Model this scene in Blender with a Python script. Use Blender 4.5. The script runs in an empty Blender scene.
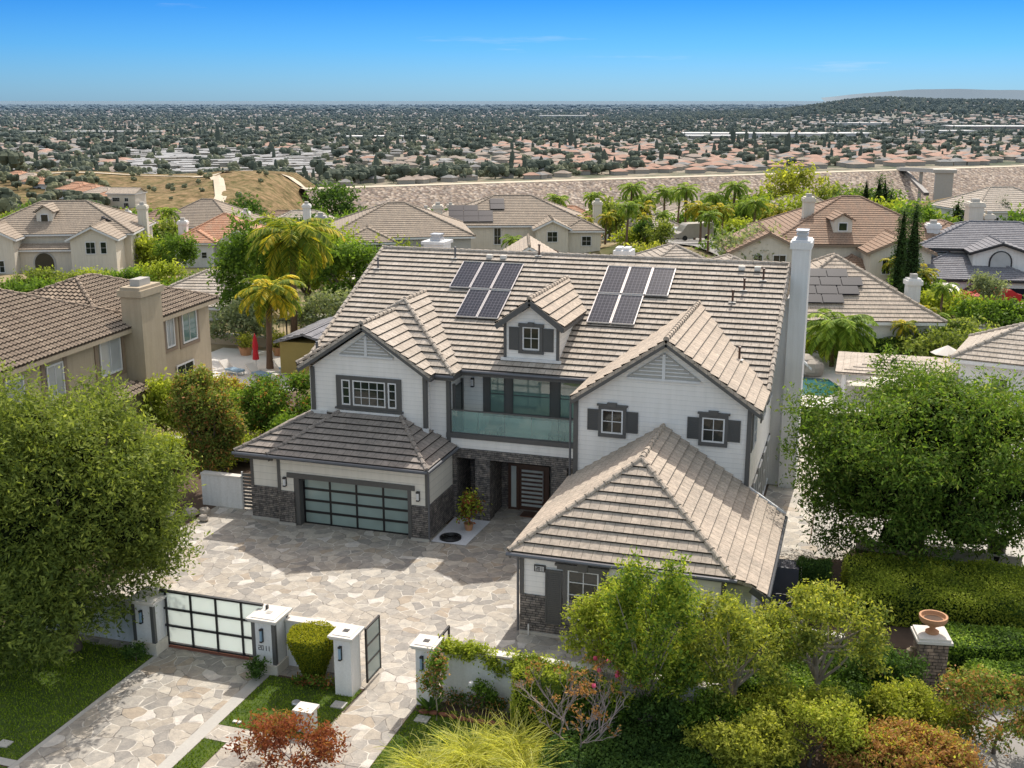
import bpy, math, random
import numpy as np
from mathutils import Vector, Matrix
S=bpy.context.scene; COL=S.collection
R=math.radians; HD=R(17.5); CAMZ=17.4
random.seed(7)
# ---------------------------------------------------------------- materials
MT={}
def _new(n):
    m=bpy.data.materials.new(n); m.use_nodes=True; nt=m.node_tree; b=nt.nodes['Principled BSDF']; MT[n]=m
    return m,nt,b
def N(nt,t,**k):
    n=nt.nodes.new(t)
    for a,v in k.items():
        if a.startswith('i_'): n.inputs[a[2:].replace('_',' ')].default_value=v
        else: setattr(n,a,v)
    return n
def L(nt,a,b): nt.links.new(a,b)
def ramp(nt,fac,stops,interp='LINEAR'):
    r=N(nt,'ShaderNodeValToRGB'); cr=r.color_ramp; cr.interpolation=interp
    while len(cr.elements)<len(stops): cr.elements.new(0.5)
    for e,(p,c) in zip(cr.elements,stops): e.position=p; e.color=(*c,1) if len(c)==3 else c
    L(nt,fac,r.inputs[0]); return r.outputs[0]
def mix(nt,fac,a,b,mode='MIX'):
    m=N(nt,'ShaderNodeMix',data_type='RGBA',blend_type=mode)
    for s,v in ((m.inputs[0],fac),(m.inputs[6],a),(m.inputs[7],b)):
        if isinstance(v,(int,float)): s.default_value=v
        elif isinstance(v,tuple): s.default_value=(*v,1)
        else: L(nt,v,s)
    return m.outputs[2]
def noise(nt,scale,detail=4,vec=None,rough=.55):
    n=N(nt,'ShaderNodeTexNoise'); n.inputs['Scale'].default_value=scale; n.inputs['Detail'].default_value=detail; n.inputs['Roughness'].default_value=rough
    if vec is not None: L(nt,vec,n.inputs['Vector'])
    return n.outputs[0]
def bump(nt,b,h,strength=.5,dist=.02):
    n=N(nt,'ShaderNodeBump'); n.inputs['Strength'].default_value=strength; n.inputs['Distance'].default_value=dist
    L(nt,h,n.inputs['Height']); L(nt,n.outputs[0],b.inputs['Normal'])
def posn(nt): return N(nt,'ShaderNodeNewGeometry').outputs['Position']
def uvn(nt): return N(nt,'ShaderNodeUVMap').outputs[0]
def plain(n,c,rough=.6,metal=0,var=.12,sc=2.0,spec=.5):
    m,nt,b=_new(n); p=posn(nt)
    f=noise(nt,sc,6,p); f2=noise(nt,sc*13,3,p)
    k=mix(nt,f,tuple(x*(1-var) for x in c),tuple(min(1,x*(1+var)) for x in c))
    k=mix(nt,mix(nt,.18,(1,1,1),f2),(0,0,0),k,'MULTIPLY') if False else k
    mm=N(nt,'ShaderNodeMix',data_type='RGBA',blend_type='MULTIPLY'); mm.inputs[0].default_value=.25; L(nt,k,mm.inputs[6]); L(nt,f2,mm.inputs[7])
    ko=mm.outputs[2]
    if n in('white_paint','stucco_white','stucco_cream','stucco_tan','grey_trim'):
        mp=N(nt,'ShaderNodeMapping'); mp.inputs['Scale'].default_value=(4,4,.35); L(nt,p,mp.inputs[0]); ko=mix(nt,1.,ko,ramp(nt,noise(nt,1.3,6,mp.outputs[0],.65),[(.3,(.90,.895,.88)),(.6,(1.02,1.02,1.02))]),'MULTIPLY')
    L(nt,ko,b.inputs['Base Color']); b.inputs['Roughness'].default_value=rough; b.inputs['Metallic'].default_value=metal
    b.inputs['Specular IOR Level'].default_value=spec
    return m
def siding(n,c,pitch=.19):
    m,nt,b=_new(n); u=uvn(nt); sx=N(nt,'ShaderNodeSeparateXYZ'); L(nt,u,sx.inputs[0])
    a=N(nt,'ShaderNodeMath',operation='DIVIDE'); L(nt,sx.outputs[1],a.inputs[0]); a.inputs[1].default_value=pitch
    fr=N(nt,'ShaderNodeMath',operation='FRACT'); L(nt,a.outputs[0],fr.inputs[0])
    k=ramp(nt,fr.outputs[0],[(0,(c[0]*.55,c[1]*.56,c[2]*.58)),(.1,c),(1,tuple(x*.96 for x in c))])
    f=noise(nt,1.3,6,posn(nt)); k=mix(nt,f,k,mix(nt,.5,k,tuple(x*.86 for x in c))); mp=N(nt,'ShaderNodeMapping'); mp.inputs['Scale'].default_value=(3,3,.3); L(nt,posn(nt),mp.inputs[0]); k=mix(nt,1.,k,ramp(nt,noise(nt,1.2,6,mp.outputs[0],.65),[(.3,(.93,.93,.92)),(.6,(1.02,1.02,1.02))]),'MULTIPLY')
    L(nt,k,b.inputs['Base Color']); b.inputs['Roughness'].default_value=.55; bump(nt,b,fr.outputs[0],.5,.015); return m
def rooftile(n,c1,c2,stain,course=.40,tw=.33,ms=.006,off=.5):
    m,nt,b=_new(n); u=uvn(nt)
    br=N(nt,'ShaderNodeTexBrick'); L(nt,u,br.inputs['Vector']); br.offset=off
    br.inputs['Color1'].default_value=(*c1,1); br.inputs['Color2'].default_value=(*c2,1); br.inputs['Mortar'].default_value=(*[x*.16 for x in c1],1)
    br.inputs['Scale'].default_value=1; br.inputs['Mortar Size'].default_value=ms; br.inputs['Brick Width'].default_value=tw; br.inputs['Row Height'].default_value=course; br.inputs['Bias'].default_value=0
    p=posn(nt); mp=N(nt,'ShaderNodeMapping'); mp.inputs['Scale'].default_value=(1.6,.45,1); L(nt,u,mp.inputs[0])
    f=ramp(nt,noise(nt,1.1,7,mp.outputs[0],.65),[(.3,(0,0,0)),(.72,(1,1,1))])
    k=mix(nt,f,br.outputs['Color'],stain)
    g=ramp(nt,noise(nt,9,5,p),[(.35,(.74,.74,.74)),(.7,(1.08,1.08,1.08))]); k=mix(nt,1.0,k,g,'MULTIPLY')
    k=mix(nt,br.outputs['Fac'],k,tuple(x*.1 for x in c1)); L(nt,k,b.inputs['Base Color']); b.inputs['Roughness'].default_value=.85; b.inputs['Specular IOR Level'].default_value=.2
    bump(nt,b,noise(nt,30,3,p),.35,.01); return m
def stone(n,c1,c2,w=.34,h=.085):
    m,nt,b=_new(n); u=uvn(nt)
    mp=N(nt,'ShaderNodeMapping'); L(nt,u,mp.inputs[0])
    br=N(nt,'ShaderNodeTexBrick'); L(nt,mp.outputs[0],br.inputs['Vector'])
    br.inputs['Color1'].default_value=(*c1,1); br.inputs['Color2'].default_value=(*c2,1); br.inputs['Mortar'].default_value=(.012,.012,.013,1)
    br.inputs['Scale'].default_value=1; br.inputs['Mortar Size'].default_value=.009; br.inputs['Mortar Smooth'].default_value=.3; br.inputs['Brick Width'].default_value=w; br.inputs['Row Height'].default_value=h
    br.offset_frequency=2; br.squash=.6; br.squash_frequency=3
    wv=N(nt,'ShaderNodeTexWhiteNoise') if False else None
    f=ramp(nt,noise(nt,5.5,5,posn(nt)),[(.3,(.45,.45,.47)),(.5,(1,.98,.95)),(.72,(1.9,1.75,1.6))])
    k=mix(nt,1.0,br.outputs['Color'],f,'MULTIPLY'); L(nt,k,b.inputs['Base Color']); b.inputs['Roughness'].default_value=.8
    a=N(nt,'ShaderNodeMath',operation='ADD'); L(nt,br.outputs['Fac'],a.inputs[0]); nn=N(nt,'ShaderNodeMath',operation='MULTIPLY'); nn.inputs[1].default_value=-1.0; L(nt,noise(nt,9,3,posn(nt)),nn.inputs[0]); L(nt,nn.outputs[0],a.inputs[1])
    bm=N(nt,'ShaderNodeBump'); bm.invert=True; bm.inputs['Strength'].default_value=.9; bm.inputs['Distance'].default_value=.03; L(nt,a.outputs[0],bm.inputs['Height']); L(nt,bm.outputs[0],b.inputs['Normal']); return m
def flagstone(n,sc=1.25,tint=(1,1,1)):
    m,nt,b=_new(n); p=posn(nt)
    mp=N(nt,'ShaderNodeMapping'); mp.inputs['Scale'].default_value=(1,.92,1); mp.inputs['Rotation'].default_value=(0,0,.4); L(nt,p,mp.inputs[0])
    dn=N(nt,'ShaderNodeTexNoise'); dn.inputs['Scale'].default_value=.9; dn.inputs['Detail'].default_value=1; L(nt,mp.outputs[0],dn.inputs['Vector'])
    va=N(nt,'ShaderNodeVectorMath',operation='MULTIPLY_ADD'); va.inputs[1].default_value=(.7,.7,0); L(nt,dn.outputs[1],va.inputs[0]); L(nt,mp.outputs[0],va.inputs[2])
    v=N(nt,'ShaderNodeTexVoronoi',voronoi_dimensions='2D',feature='F1'); v.inputs['Scale'].default_value=sc; v.inputs['Randomness'].default_value=1; L(nt,va.outputs[0],v.inputs['Vector'])
    e=N(nt,'ShaderNodeTexVoronoi',voronoi_dimensions='2D',feature='DISTANCE_TO_EDGE'); e.inputs['Scale'].default_value=sc; e.inputs['Randomness'].default_value=1; L(nt,va.outputs[0],e.inputs['Vector'])
    sx=N(nt,'ShaderNodeSeparateColor'); L(nt,v.outputs['Color'],sx.inputs[0])
    t=tint
    def q(a,bb,c): return (a*t[0],bb*t[1],c*t[2])
    k=ramp(nt,sx.outputs[0],[(0,q(.27,.26,.245)),(.14,q(.33,.31,.28)),(.3,q(.37,.34,.295)),(.45,q(.345,.33,.305)),(.6,q(.41,.38,.335)),(.75,q(.46,.435,.39)),(.88,q(.36,.31,.25)),(.95,q(.56,.54,.51))],'CONSTANT')
    g=ramp(nt,noise(nt,3.2,7,p,.65),[(.3,(.72,.73,.75)),(.68,(1.15,1.12,1.08))]); k=mix(nt,1.0,k,g,'MULTIPLY')
    g=ramp(nt,noise(nt,26,4,p,.6),[(.3,(.86,.86,.86)),(.7,(1.08,1.08,1.08))]); k=mix(nt,1.0,k,g,'MULTIPLY')
    j=ramp(nt,e.outputs['Distance'],[(.018,(1,1,1)),(.045,(0,0,0))])
    jc=ramp(nt,noise(nt,1.7,3,p),[(.42,q(.17,.155,.14)),(.58,q(.58,.55,.50))])
    k=mix(nt,j,k,jc); L(nt,k,b.inputs['Base Color']); b.inputs['Roughness'].default_value=.7
    jj=mix(nt,j,noise(nt,7,4,p),(0,0,0)); bump(nt,b,jj,.5,.03); return m
FG=1.95
def foliage(n,stops,trans=.42,rough=.55):
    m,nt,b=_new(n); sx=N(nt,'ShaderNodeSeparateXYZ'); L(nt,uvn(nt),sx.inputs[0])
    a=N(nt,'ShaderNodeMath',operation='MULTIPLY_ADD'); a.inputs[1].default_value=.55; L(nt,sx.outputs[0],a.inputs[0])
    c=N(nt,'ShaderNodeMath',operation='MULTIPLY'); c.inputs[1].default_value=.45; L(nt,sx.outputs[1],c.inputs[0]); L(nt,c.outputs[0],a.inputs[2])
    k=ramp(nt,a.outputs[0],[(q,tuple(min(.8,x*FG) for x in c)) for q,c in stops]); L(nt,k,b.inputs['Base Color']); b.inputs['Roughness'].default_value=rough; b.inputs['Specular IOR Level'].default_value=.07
    tr=N(nt,'ShaderNodeBsdfTranslucent'); L(nt,mix(nt,1.0,k,(1.25,1.3,.6),'MULTIPLY'),tr.inputs[0])
    ms=N(nt,'ShaderNodeMixShader'); ms.inputs[0].default_value=trans; L(nt,b.outputs[0],ms.inputs[1]); L(nt,tr.outputs[0],ms.inputs[2])
    L(nt,ms.outputs[0],nt.nodes['Material Output'].inputs[0]); return m
def g3(a,b,c,d): return [(0,a),(.35,b),(.7,c),(1,d)]
def glass(n,c,rough=.05,spec=.8,coat=0):
    m,nt,b=_new(n); f=noise(nt,.9,2,posn(nt)); L(nt,mix(nt,f,tuple(x*.7 for x in c),tuple(x*1.3 for x in c)),b.inputs['Base Color'])
    b.inputs['Roughness'].default_value=rough; b.inputs['Specular IOR Level'].default_value=spec; b.inputs['Coat Weight'].default_value=coat; b.inputs['Coat Roughness'].default_value=.02; return m
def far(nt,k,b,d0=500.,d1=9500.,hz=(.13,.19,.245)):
    # haze painted into the base colour, stronger with distance from the neighbourhood
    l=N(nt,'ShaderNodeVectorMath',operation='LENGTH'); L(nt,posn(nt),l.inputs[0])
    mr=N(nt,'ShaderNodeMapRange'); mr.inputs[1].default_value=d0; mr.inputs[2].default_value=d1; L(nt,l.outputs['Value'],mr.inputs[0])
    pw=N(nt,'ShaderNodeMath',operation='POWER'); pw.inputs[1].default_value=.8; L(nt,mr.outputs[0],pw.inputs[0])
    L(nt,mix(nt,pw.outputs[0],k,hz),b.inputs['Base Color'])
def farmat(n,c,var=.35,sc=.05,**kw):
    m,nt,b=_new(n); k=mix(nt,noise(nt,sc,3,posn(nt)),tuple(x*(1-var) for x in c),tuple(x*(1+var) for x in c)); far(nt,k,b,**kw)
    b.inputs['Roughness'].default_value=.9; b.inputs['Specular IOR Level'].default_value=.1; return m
plain('white_paint',(.76,.76,.76),.5,var=.05); plain('grey_trim',(.105,.103,.10),.5,var=.08); plain('black_metal',(.012,.012,.014),.4); plain('gutter',(.13,.135,.15),.35,.3)
siding('siding',(.84,.815,.78)); siding('siding_cream',(.78,.74,.66),.3)
plain('stucco_white',(.80,.79,.77),.8,var=.06,sc=1.2); plain('stucco_cream',(.72,.66,.56),.85,var=.07); plain('stucco_tan',(.47,.39,.28),.9,var=.09); plain('stucco_grey',(.46,.45,.43),.85,var=.08)
plain('cap_stone',(.72,.68,.62),.8,var=.1); plain('concrete',(.47,.45,.41),.85,var=.12,sc=1.1); plain('dark_shutter',(.085,.085,.083),.55); plain('brown_wood',(.075,.032,.018),.45,var=.3,sc=9)
plain('tan_trim',(.28,.21,.15),.8); plain('terracotta',(.52,.27,.14),.8); plain('red_cloth',(.55,.015,.03),.8); plain('bark',(.13,.10,.075),.95,var=.35,sc=6); plain('pale_bark',(.30,.26,.21),.95,var=.3,sc=8)
plain('twig',(.36,.29,.27),.9,var=.2,sc=9); plain('palm_bark',(.16,.10,.065),.95,var=.4,sc=4); plain('soil',(.10,.065,.045),1,var=.4,sc=3); plain('boulder',(.42,.37,.31),.9,var=.3,sc=2.5)
plain('white_gravel',(.66,.67,.70),.9,var=.3,sc=22); plain('solar_frame',(.62,.62,.63),.3,.6); plain('car_red',(.45,.01,.015),.3,.2); plain('car_white',(.75,.75,.77),.3); plain('car_grey',(.38,.35,.31),.35,.3); plain('tyre',(.02,.02,.02),.8)
plain('asphalt',(.30,.29,.275),.9,var=.12,sc=.6); plain('dirt_road',(.58,.50,.38),1,var=.15,sc=.08); plain('blue_grey_tank',(.055,.06,.085),.5); plain('yellow_boards',(.34,.27,.09),.8); plain('white_fabric',(.7,.66,.6),.8); plain('brick_red',(.26,.10,.06),.9)
plain('pink_flower',(.75,.09,.18),.7); plain('blue_paint',(.25,.38,.5),.6); plain('bronze_fixture',(.35,.27,.18),.5)
rooftile('tile_beige',(.60,.53,.455),(.50,.44,.375),(.38,.33,.27)); rooftile('tile_tan',(.62,.52,.415),(.53,.44,.355),(.37,.32,.265)); rooftile('tile_dark',(.40,.345,.30),(.31,.27,.235),(.26,.23,.205))
rooftile('tile_brown',(.42,.27,.185),(.33,.22,.155),(.27,.2,.15)); rooftile('tile_red',(.56,.25,.14),(.48,.24,.15),(.52,.35,.24)); rooftile('tile_greybrown',(.45,.37,.285),(.37,.305,.24),(.29,.245,.20)); rooftile('tile_slate',(.30,.30,.32),(.22,.22,.24),(.2,.2,.22)); rooftile('tile_spanish',(.50,.40,.30),(.40,.315,.235),(.26,.20,.155),.36,.3,.022,0); None
stone('ledger',(.115,.107,.102),(.20,.185,.175)); stone('ledger_tan',(.20,.155,.125),(.33,.26,.21),.3,.11); stone('garden_block',(.32,.28,.23),(.42,.36,.3),.45,.2)
flagstone('flagstone',2.3,(.99,.965,.925)); flagstone('flag_inner',2.0,(1.1,1.08,1.03))
glass('pane_dark',(.018,.024,.022),.04,.5); glass('pane_teal',(.14,.22,.20),.03,1.0,.6); glass('pane_frost',(.80,.86,.84),.45,.5); glass('pane_garage',(.25,.33,.315),.16,.6,.3); glass('pane_pale',(.38,.40,.41),.1,.7); glass('water',(.03,.13,.14),.06,.6); bump(MT['water'].node_tree,MT['water'].node_tree.nodes['Principled BSDF'],noise(MT['water'].node_tree,3.5,3,posn(MT['water'].node_tree)),.35,.06)
m,nt,b=_new('rail_glass'); b.inputs['Base Color'].default_value=(.36,.50,.48,1); b.inputs['Roughness'].default_value=.03; b.inputs['Specular IOR Level'].default_value=1.0
tb=N(nt,'ShaderNodeBsdfTransparent'); tb.inputs[0].default_value=(.68,.86,.82,1); ms=N(nt,'ShaderNodeMixShader'); ms.inputs[0].default_value=.36; L(nt,tb.outputs[0],ms.inputs[1]); L(nt,b.outputs[0],ms.inputs[2]); L(nt,ms.outputs[0],nt.nodes['Material Output'].inputs[0])
nt=MT['pane_frost'].node_tree; b=nt.nodes['Principled BSDF']; tr=N(nt,'ShaderNodeBsdfTranslucent'); tr.inputs[0].default_value=(.9,.95,.92,1); ms=N(nt,'ShaderNodeMixShader'); ms.inputs[0].default_value=.55; L(nt,b.outputs[0],ms.inputs[1]); L(nt,tr.outputs[0],ms.inputs[2]); L(nt,ms.outputs[0],nt.nodes['Material Output'].inputs[0])
# solar cells
m,nt,b=_new('solar_cells'); br=N(nt,'ShaderNodeTexBrick'); L(nt,uvn(nt),br.inputs['Vector']); br.offset=0
br.inputs['Color1'].default_value=(.012,.019,.034,1); br.inputs['Color2'].default_value=(.022,.028,.046,1); br.inputs['Mortar'].default_value=(.16,.16,.19,1); br.inputs['Scale'].default_value=1; br.inputs['Mortar Size'].default_value=.007; br.inputs['Brick Width'].default_value=.165; br.inputs['Row Height'].default_value=.19
L(nt,br.outputs['Color'],b.inputs['Base Color']); b.inputs['Roughness'].default_value=.35; b.inputs['Specular IOR Level'].default_value=.12
glass('solar_black',(.012,.014,.024),.45,.12)
# foliage
foliage('leaf_olive',g3((.014,.024,.008),(.058,.080,.020),(.145,.170,.036),(.34,.34,.10)))
foliage('leaf_green',g3((.010,.022,.007),(.042,.075,.014),(.10,.155,.024),(.25,.31,.05)))
foliage('leaf_lime',g3((.03,.046,.01),(.105,.135,.018),(.23,.255,.035),(.42,.41,.075)))
foliage('leaf_yellow',g3((.035,.045,.012),(.12,.135,.025),(.25,.25,.04),(.46,.42,.09)))
foliage('leaf_dark',g3((.012,.028,.009),(.028,.055,.014),(.055,.095,.022),(.10,.15,.035)))
foliage('leaf_cypress',g3((.010,.022,.010),(.022,.042,.015),(.035,.062,.02),(.06,.09,.03)))
foliage('leaf_red',[(0,(.03,.018,.014)),(.25,(.09,.03,.02)),(.5,(.18,.055,.025)),(.75,(.15,.11,.03)),(1,(.33,.14,.08))])
foliage('leaf_rust',[(0,(.035,.03,.012)),(.3,(.13,.07,.025)),(.6,(.24,.12,.05)),(.85,(.24,.19,.05)),(1,(.36,.22,.12))])
foliage('leaf_gold',g3((.025,.04,.006),(.07,.09,.010),(.17,.17,.013),(.27,.25,.025)))
foliage('leaf_palm',g3((.03,.055,.012),(.08,.13,.02),(.17,.23,.04),(.36,.38,.09)))
foliage('leaf_palmyellow',[(0,(.03,.05,.012)),(.4,(.10,.14,.02)),(.62,(.24,.22,.03)),(.85,(.42,.30,.03)),(1,(.5,.36,.06))])
foliage('leaf_fan',g3((.06,.07,.02),(.18,.19,.04),(.38,.36,.10),(.55,.50,.24)))
foliage('leaf_grey',g3((.05,.06,.035),(.10,.12,.07),(.17,.19,.11),(.26,.27,.17)))
foliage('grass_blade',g3((.03,.05,.006),(.07,.11,.010),(.12,.17,.014),(.19,.23,.03)),.2)
# lawn and terrain
m,nt,b=_new('lawn'); k=ramp(nt,noise(nt,2.2,8,posn(nt),.7),[(.3,(.03,.055,.008)),(.5,(.06,.10,.010)),(.7,(.11,.15,.015))]); L(nt,k,b.inputs['Base Color']); b.inputs['Roughness'].default_value=1; bump(nt,b,noise(nt,45,3,posn(nt)),.8,.04)
m,nt,b=_new('terrain'); p=posn(nt)
near=ramp(nt,noise(nt,.09,7,p,.6),[(.32,(.05,.07,.02)),(.45,(.13,.12,.06)),(.55,(.30,.24,.15)),(.68,(.22,.19,.11))])
dry=ramp(nt,noise(nt,.045,12,p,.74),[(.34,(.09,.085,.04)),(.44,(.20,.14,.08)),(.52,(.30,.21,.125)),(.6,(.20,.16,.085)),(.68,(.33,.25,.15)),(.8,(.26,.22,.07))]); dry=mix(nt,1.,dry,ramp(nt,noise(nt,.3,8,p,.75),[(.40,(.32,.42,.28)),(.60,(1.02,1.0,.96))]),'MULTIPLY')
cityc=ramp(nt,noise(nt,.011,9,p,.72),[(.3,(.06,.075,.045)),(.44,(.10,.11,.065)),(.5,(.33,.28,.22)),(.56,(.12,.13,.08)),(.63,(.36,.27,.21)),(.7,(.13,.14,.09))])
vc=N(nt,'ShaderNodeVertexColor',layer_name='zone'); sz=N(nt,'ShaderNodeSeparateColor'); L(nt,vc.outputs[0],sz.inputs[0])
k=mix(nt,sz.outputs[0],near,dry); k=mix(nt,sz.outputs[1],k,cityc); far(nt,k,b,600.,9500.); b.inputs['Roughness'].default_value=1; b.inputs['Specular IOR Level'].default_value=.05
m,nt,b=_new('riprap'); p=posn(nt); v=N(nt,'ShaderNodeTexVoronoi'); v.inputs['Scale'].default_value=.85; L(nt,p,v.inputs['Vector']); sx=N(nt,'ShaderNodeSeparateColor'); L(nt,v.outputs['Color'],sx.inputs[0])
k=ramp(nt,sx.outputs[0],[(0,(.22,.17,.14)),(.3,(.36,.29,.23)),(.6,(.30,.26,.23)),(.85,(.50,.43,.36))],'CONSTANT'); k=mix(nt,1.,k,ramp(nt,noise(nt,.06,6,p),[(.3,(.75,.72,.7)),(.7,(1.1,1.08,1.05))]),'MULTIPLY')
k=mix(nt,ramp(nt,v.outputs['Distance'],[(.45,(0,0,0)),(.9,(1,1,1))]),k,(.09,.075,.06)); L(nt,k,b.inputs['Base Color']); b.inputs['Roughness'].default_value=1
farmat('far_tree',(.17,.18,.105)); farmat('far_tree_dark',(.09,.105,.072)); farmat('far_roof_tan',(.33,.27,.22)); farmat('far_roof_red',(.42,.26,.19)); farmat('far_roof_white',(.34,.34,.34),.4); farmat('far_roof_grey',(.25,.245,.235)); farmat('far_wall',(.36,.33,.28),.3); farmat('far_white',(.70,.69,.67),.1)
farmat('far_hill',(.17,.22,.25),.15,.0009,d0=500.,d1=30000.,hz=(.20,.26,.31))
# ---------------------------------------------------------------- mesh builder
def V3(*a): return Vector(a)
class MB:
    def __init__(s): s.v=[]; s.f=[]; s.uv=[]; s.mi=[]; s.sm=[]; s.st=[]
    def face(s,pts,uv=None,mi=0,sm=False):
        pts=[Vector(p) for p in pts]; i=len(s.v); s.v+=pts; s.f.append(tuple(range(i,i+len(pts)))); s.mi.append(mi); s.sm.append(sm)
        if uv is None:
            n=Vector((0,0,0))
            for a in range(len(pts)):
                p,q=pts[a],pts[(a+1)%len(pts)]; n+=Vector(((p.y-q.y)*(p.z+q.z),(p.z-q.z)*(p.x+q.x),(p.x-q.x)*(p.y+q.y)))
            if n.length<1e-12: uv=[(0,0)]*len(pts)
            else:
                n.normalize()
                if abs(n.z)>.92: uv=[(p.x,p.y) for p in pts]
                else:
                    u=Vector((-n.y,n.x,0)).normalized(); w=n.cross(u); uv=[(p.dot(u),p.dot(w)) for p in pts]
        s.uv+=uv
    def box(s,x0,x1,y0,y1,z0,z1,mi=0):
        s.st.append((len(s.f),len(s.v),len(s.uv)))
        p=[(x0,y0,z0),(x1,y0,z0),(x1,y1,z0),(x0,y1,z0),(x0,y0,z1),(x1,y0,z1),(x1,y1,z1),(x0,y1,z1)]
        for f in ((0,3,2,1),(4,5,6,7),(0,1,5,4),(1,2,6,5),(2,3,7,6),(3,0,4,7)): s.face([p[i] for i in f],mi=mi)
        return s
    def prism(s,poly,z0,z1,mi=0):
        n=len(poly); s.face([(x,y,z1) for x,y in poly],mi=mi); s.face([(x,y,z0) for x,y in reversed(poly)],mi=mi)
        for i in range(n):
            a,b=poly[i],poly[(i+1)%n]; s.face([(*a,z0),(*b,z0),(*b,z1),(*a,z1)],mi=mi)
        return s
    def wallpoly(s,pts,d,mi=0):   # extrude planar polygon pts by vector d
        s.st.append((len(s.f),len(s.v),len(s.uv)))
        d=Vector(d); q=[Vector(p) for p in pts]; s.face(q,mi=mi); s.face([p+d for p in reversed(q)],mi=mi)
        for i in range(len(q)): a,b=q[i],q[(i+1)%len(q)]; s.face([b,a,a+d,b+d],mi=mi)
        return s
    def beam(s,a,b,w,h,mi=0,up=(0,0,1)):
        s.st.append((len(s.f),len(s.v),len(s.uv)))
        a,b=Vector(a),Vector(b); d=(b-a).normalized(); u=Vector(up); sd=d.cross(u).normalized()*w/2; u=sd.cross(d).normalized()*h/2
        c=[a-sd-u,a+sd-u,a+sd+u,a-sd+u,b-sd-u,b+sd-u,b+sd+u,b-sd+u]
        for f in ((0,3,2,1),(4,5,6,7),(0,1,5,4),(1,2,6,5),(2,3,7,6),(3,0,4,7)): s.face([c[i] for i in f],mi=mi)
        return s
    def tube(s,pts,rad,n=8,mi=0,cap=True):
        s.st.append((len(s.f),len(s.v),len(s.uv)))
        pts=[Vector(p) for p in pts]; rings=[]
        if isinstance(rad,(int,float)): rad=[rad]*len(pts)
        for i,p in enumerate(pts):
            d=(pts[min(i+1,len(pts)-1)]-pts[max(i-1,0)]).normalized(); x=d.orthogonal() if abs(d.z)>.99 else d.cross(Vector((0,0,1))); x.normalize(); y=d.cross(x)
            rings.append([p+(x*math.cos(2*math.pi*k/n)+y*math.sin(2*math.pi*k/n))*rad[i] for k in range(n)])
        for i in range(len(pts)-1):
            for k in range(n):
                kk=(k+1)%n; s.face([rings[i][k],rings[i][kk],rings[i+1][kk],rings[i+1][k]],mi=mi,sm=True)
        if cap: s.face(rings[0][::-1],mi=mi); s.face(rings[-1],mi=mi)
        return s
    def lathe(s,prof,c=(0,0,0),n=20,mi=0):
        c=Vector(c); rg=[[c+Vector((r*math.cos(2*math.pi*k/n),r*math.sin(2*math.pi*k/n),z)) for k in range(n)] for r,z in prof]
        for i in range(len(prof)-1):
            for k in range(n): kk=(k+1)%n; s.face([rg[i][k],rg[i][kk],rg[i+1][kk],rg[i+1][k]],mi=mi,sm=True)
        return s
    def blob(s,c,r,seed=0,mi=0,n=7,m=10,amp=.2):
        rn=random.Random(seed); c=Vector(c); rg=[]
        for i in range(n+1):
            t=math.pi*i/n; row=[]
            for k in range(m):
                q=1+rn.uniform(-amp,amp) if 0<i<n else 1
                row.append(c+Vector((r[0]*q*math.sin(t)*math.cos(2*math.pi*k/m),r[1]*q*math.sin(t)*math.sin(2*math.pi*k/m),r[2]*q*math.cos(t))))
            rg.append(row)
        for i in range(n):
            for k in range(m): kk=(k+1)%m; s.face([rg[i][k],rg[i+1][k],rg[i+1][kk],rg[i][kk]],mi=mi,sm=True)
        return s
    def pieces(s):
        e=s.st[1:]+[(len(s.f),len(s.v),len(s.uv))]; out=[]
        for (f0,v0,u0),(f1,v1,u1) in zip(s.st,e):
            q=MB(); q.v=s.v[v0:v1]; q.f=[tuple(i-v0 for i in f) for f in s.f[f0:f1]]; q.uv=s.uv[u0:u1]; q.mi=s.mi[f0:f1]; q.sm=s.sm[f0:f1]; out.append(q)
        return out
    def build(s,name,mat,parent=None,off=(0,0,0)):
        me=bpy.data.meshes.new(name); me.from_pydata([tuple(p) for p in s.v],[],s.f)
        for q in (mat if isinstance(mat,(list,tuple)) else [mat]): me.materials.append(MT[q])
        uvl=me.uv_layers.new(name='UVMap'); uvl.data.foreach_set('uv',[c for u in s.uv for c in u])
        me.polygons.foreach_set('material_index',s.mi); me.polygons.foreach_set('use_smooth',s.sm); me.update()
        o=bpy.data.objects.new(name,me); COL.objects.link(o); o.location=off
        if parent: o.parent=parent
        return o
def tag(o,label=None,cat=None,group=None,kind=None):
    if label: o['label']=label
    if cat: o['category']=cat
    if group: o['group']=group
    if kind: o['kind']=kind
    return o
def thing(name,label,cat,loc=(0,0,0),rz=0,group=None):
    o=bpy.data.objects.new(name,None); o.empty_display_size=.2; COL.objects.link(o); o.location=loc; o.rotation_euler=(0,0,rz); return tag(o,label,cat,group)
def copy_tree(o,parent=None):
    c=o.copy(); COL.objects.link(c)
    if parent: c.parent=parent
    for ch in list(o.children): copy_tree(ch,c)
    return c
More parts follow.
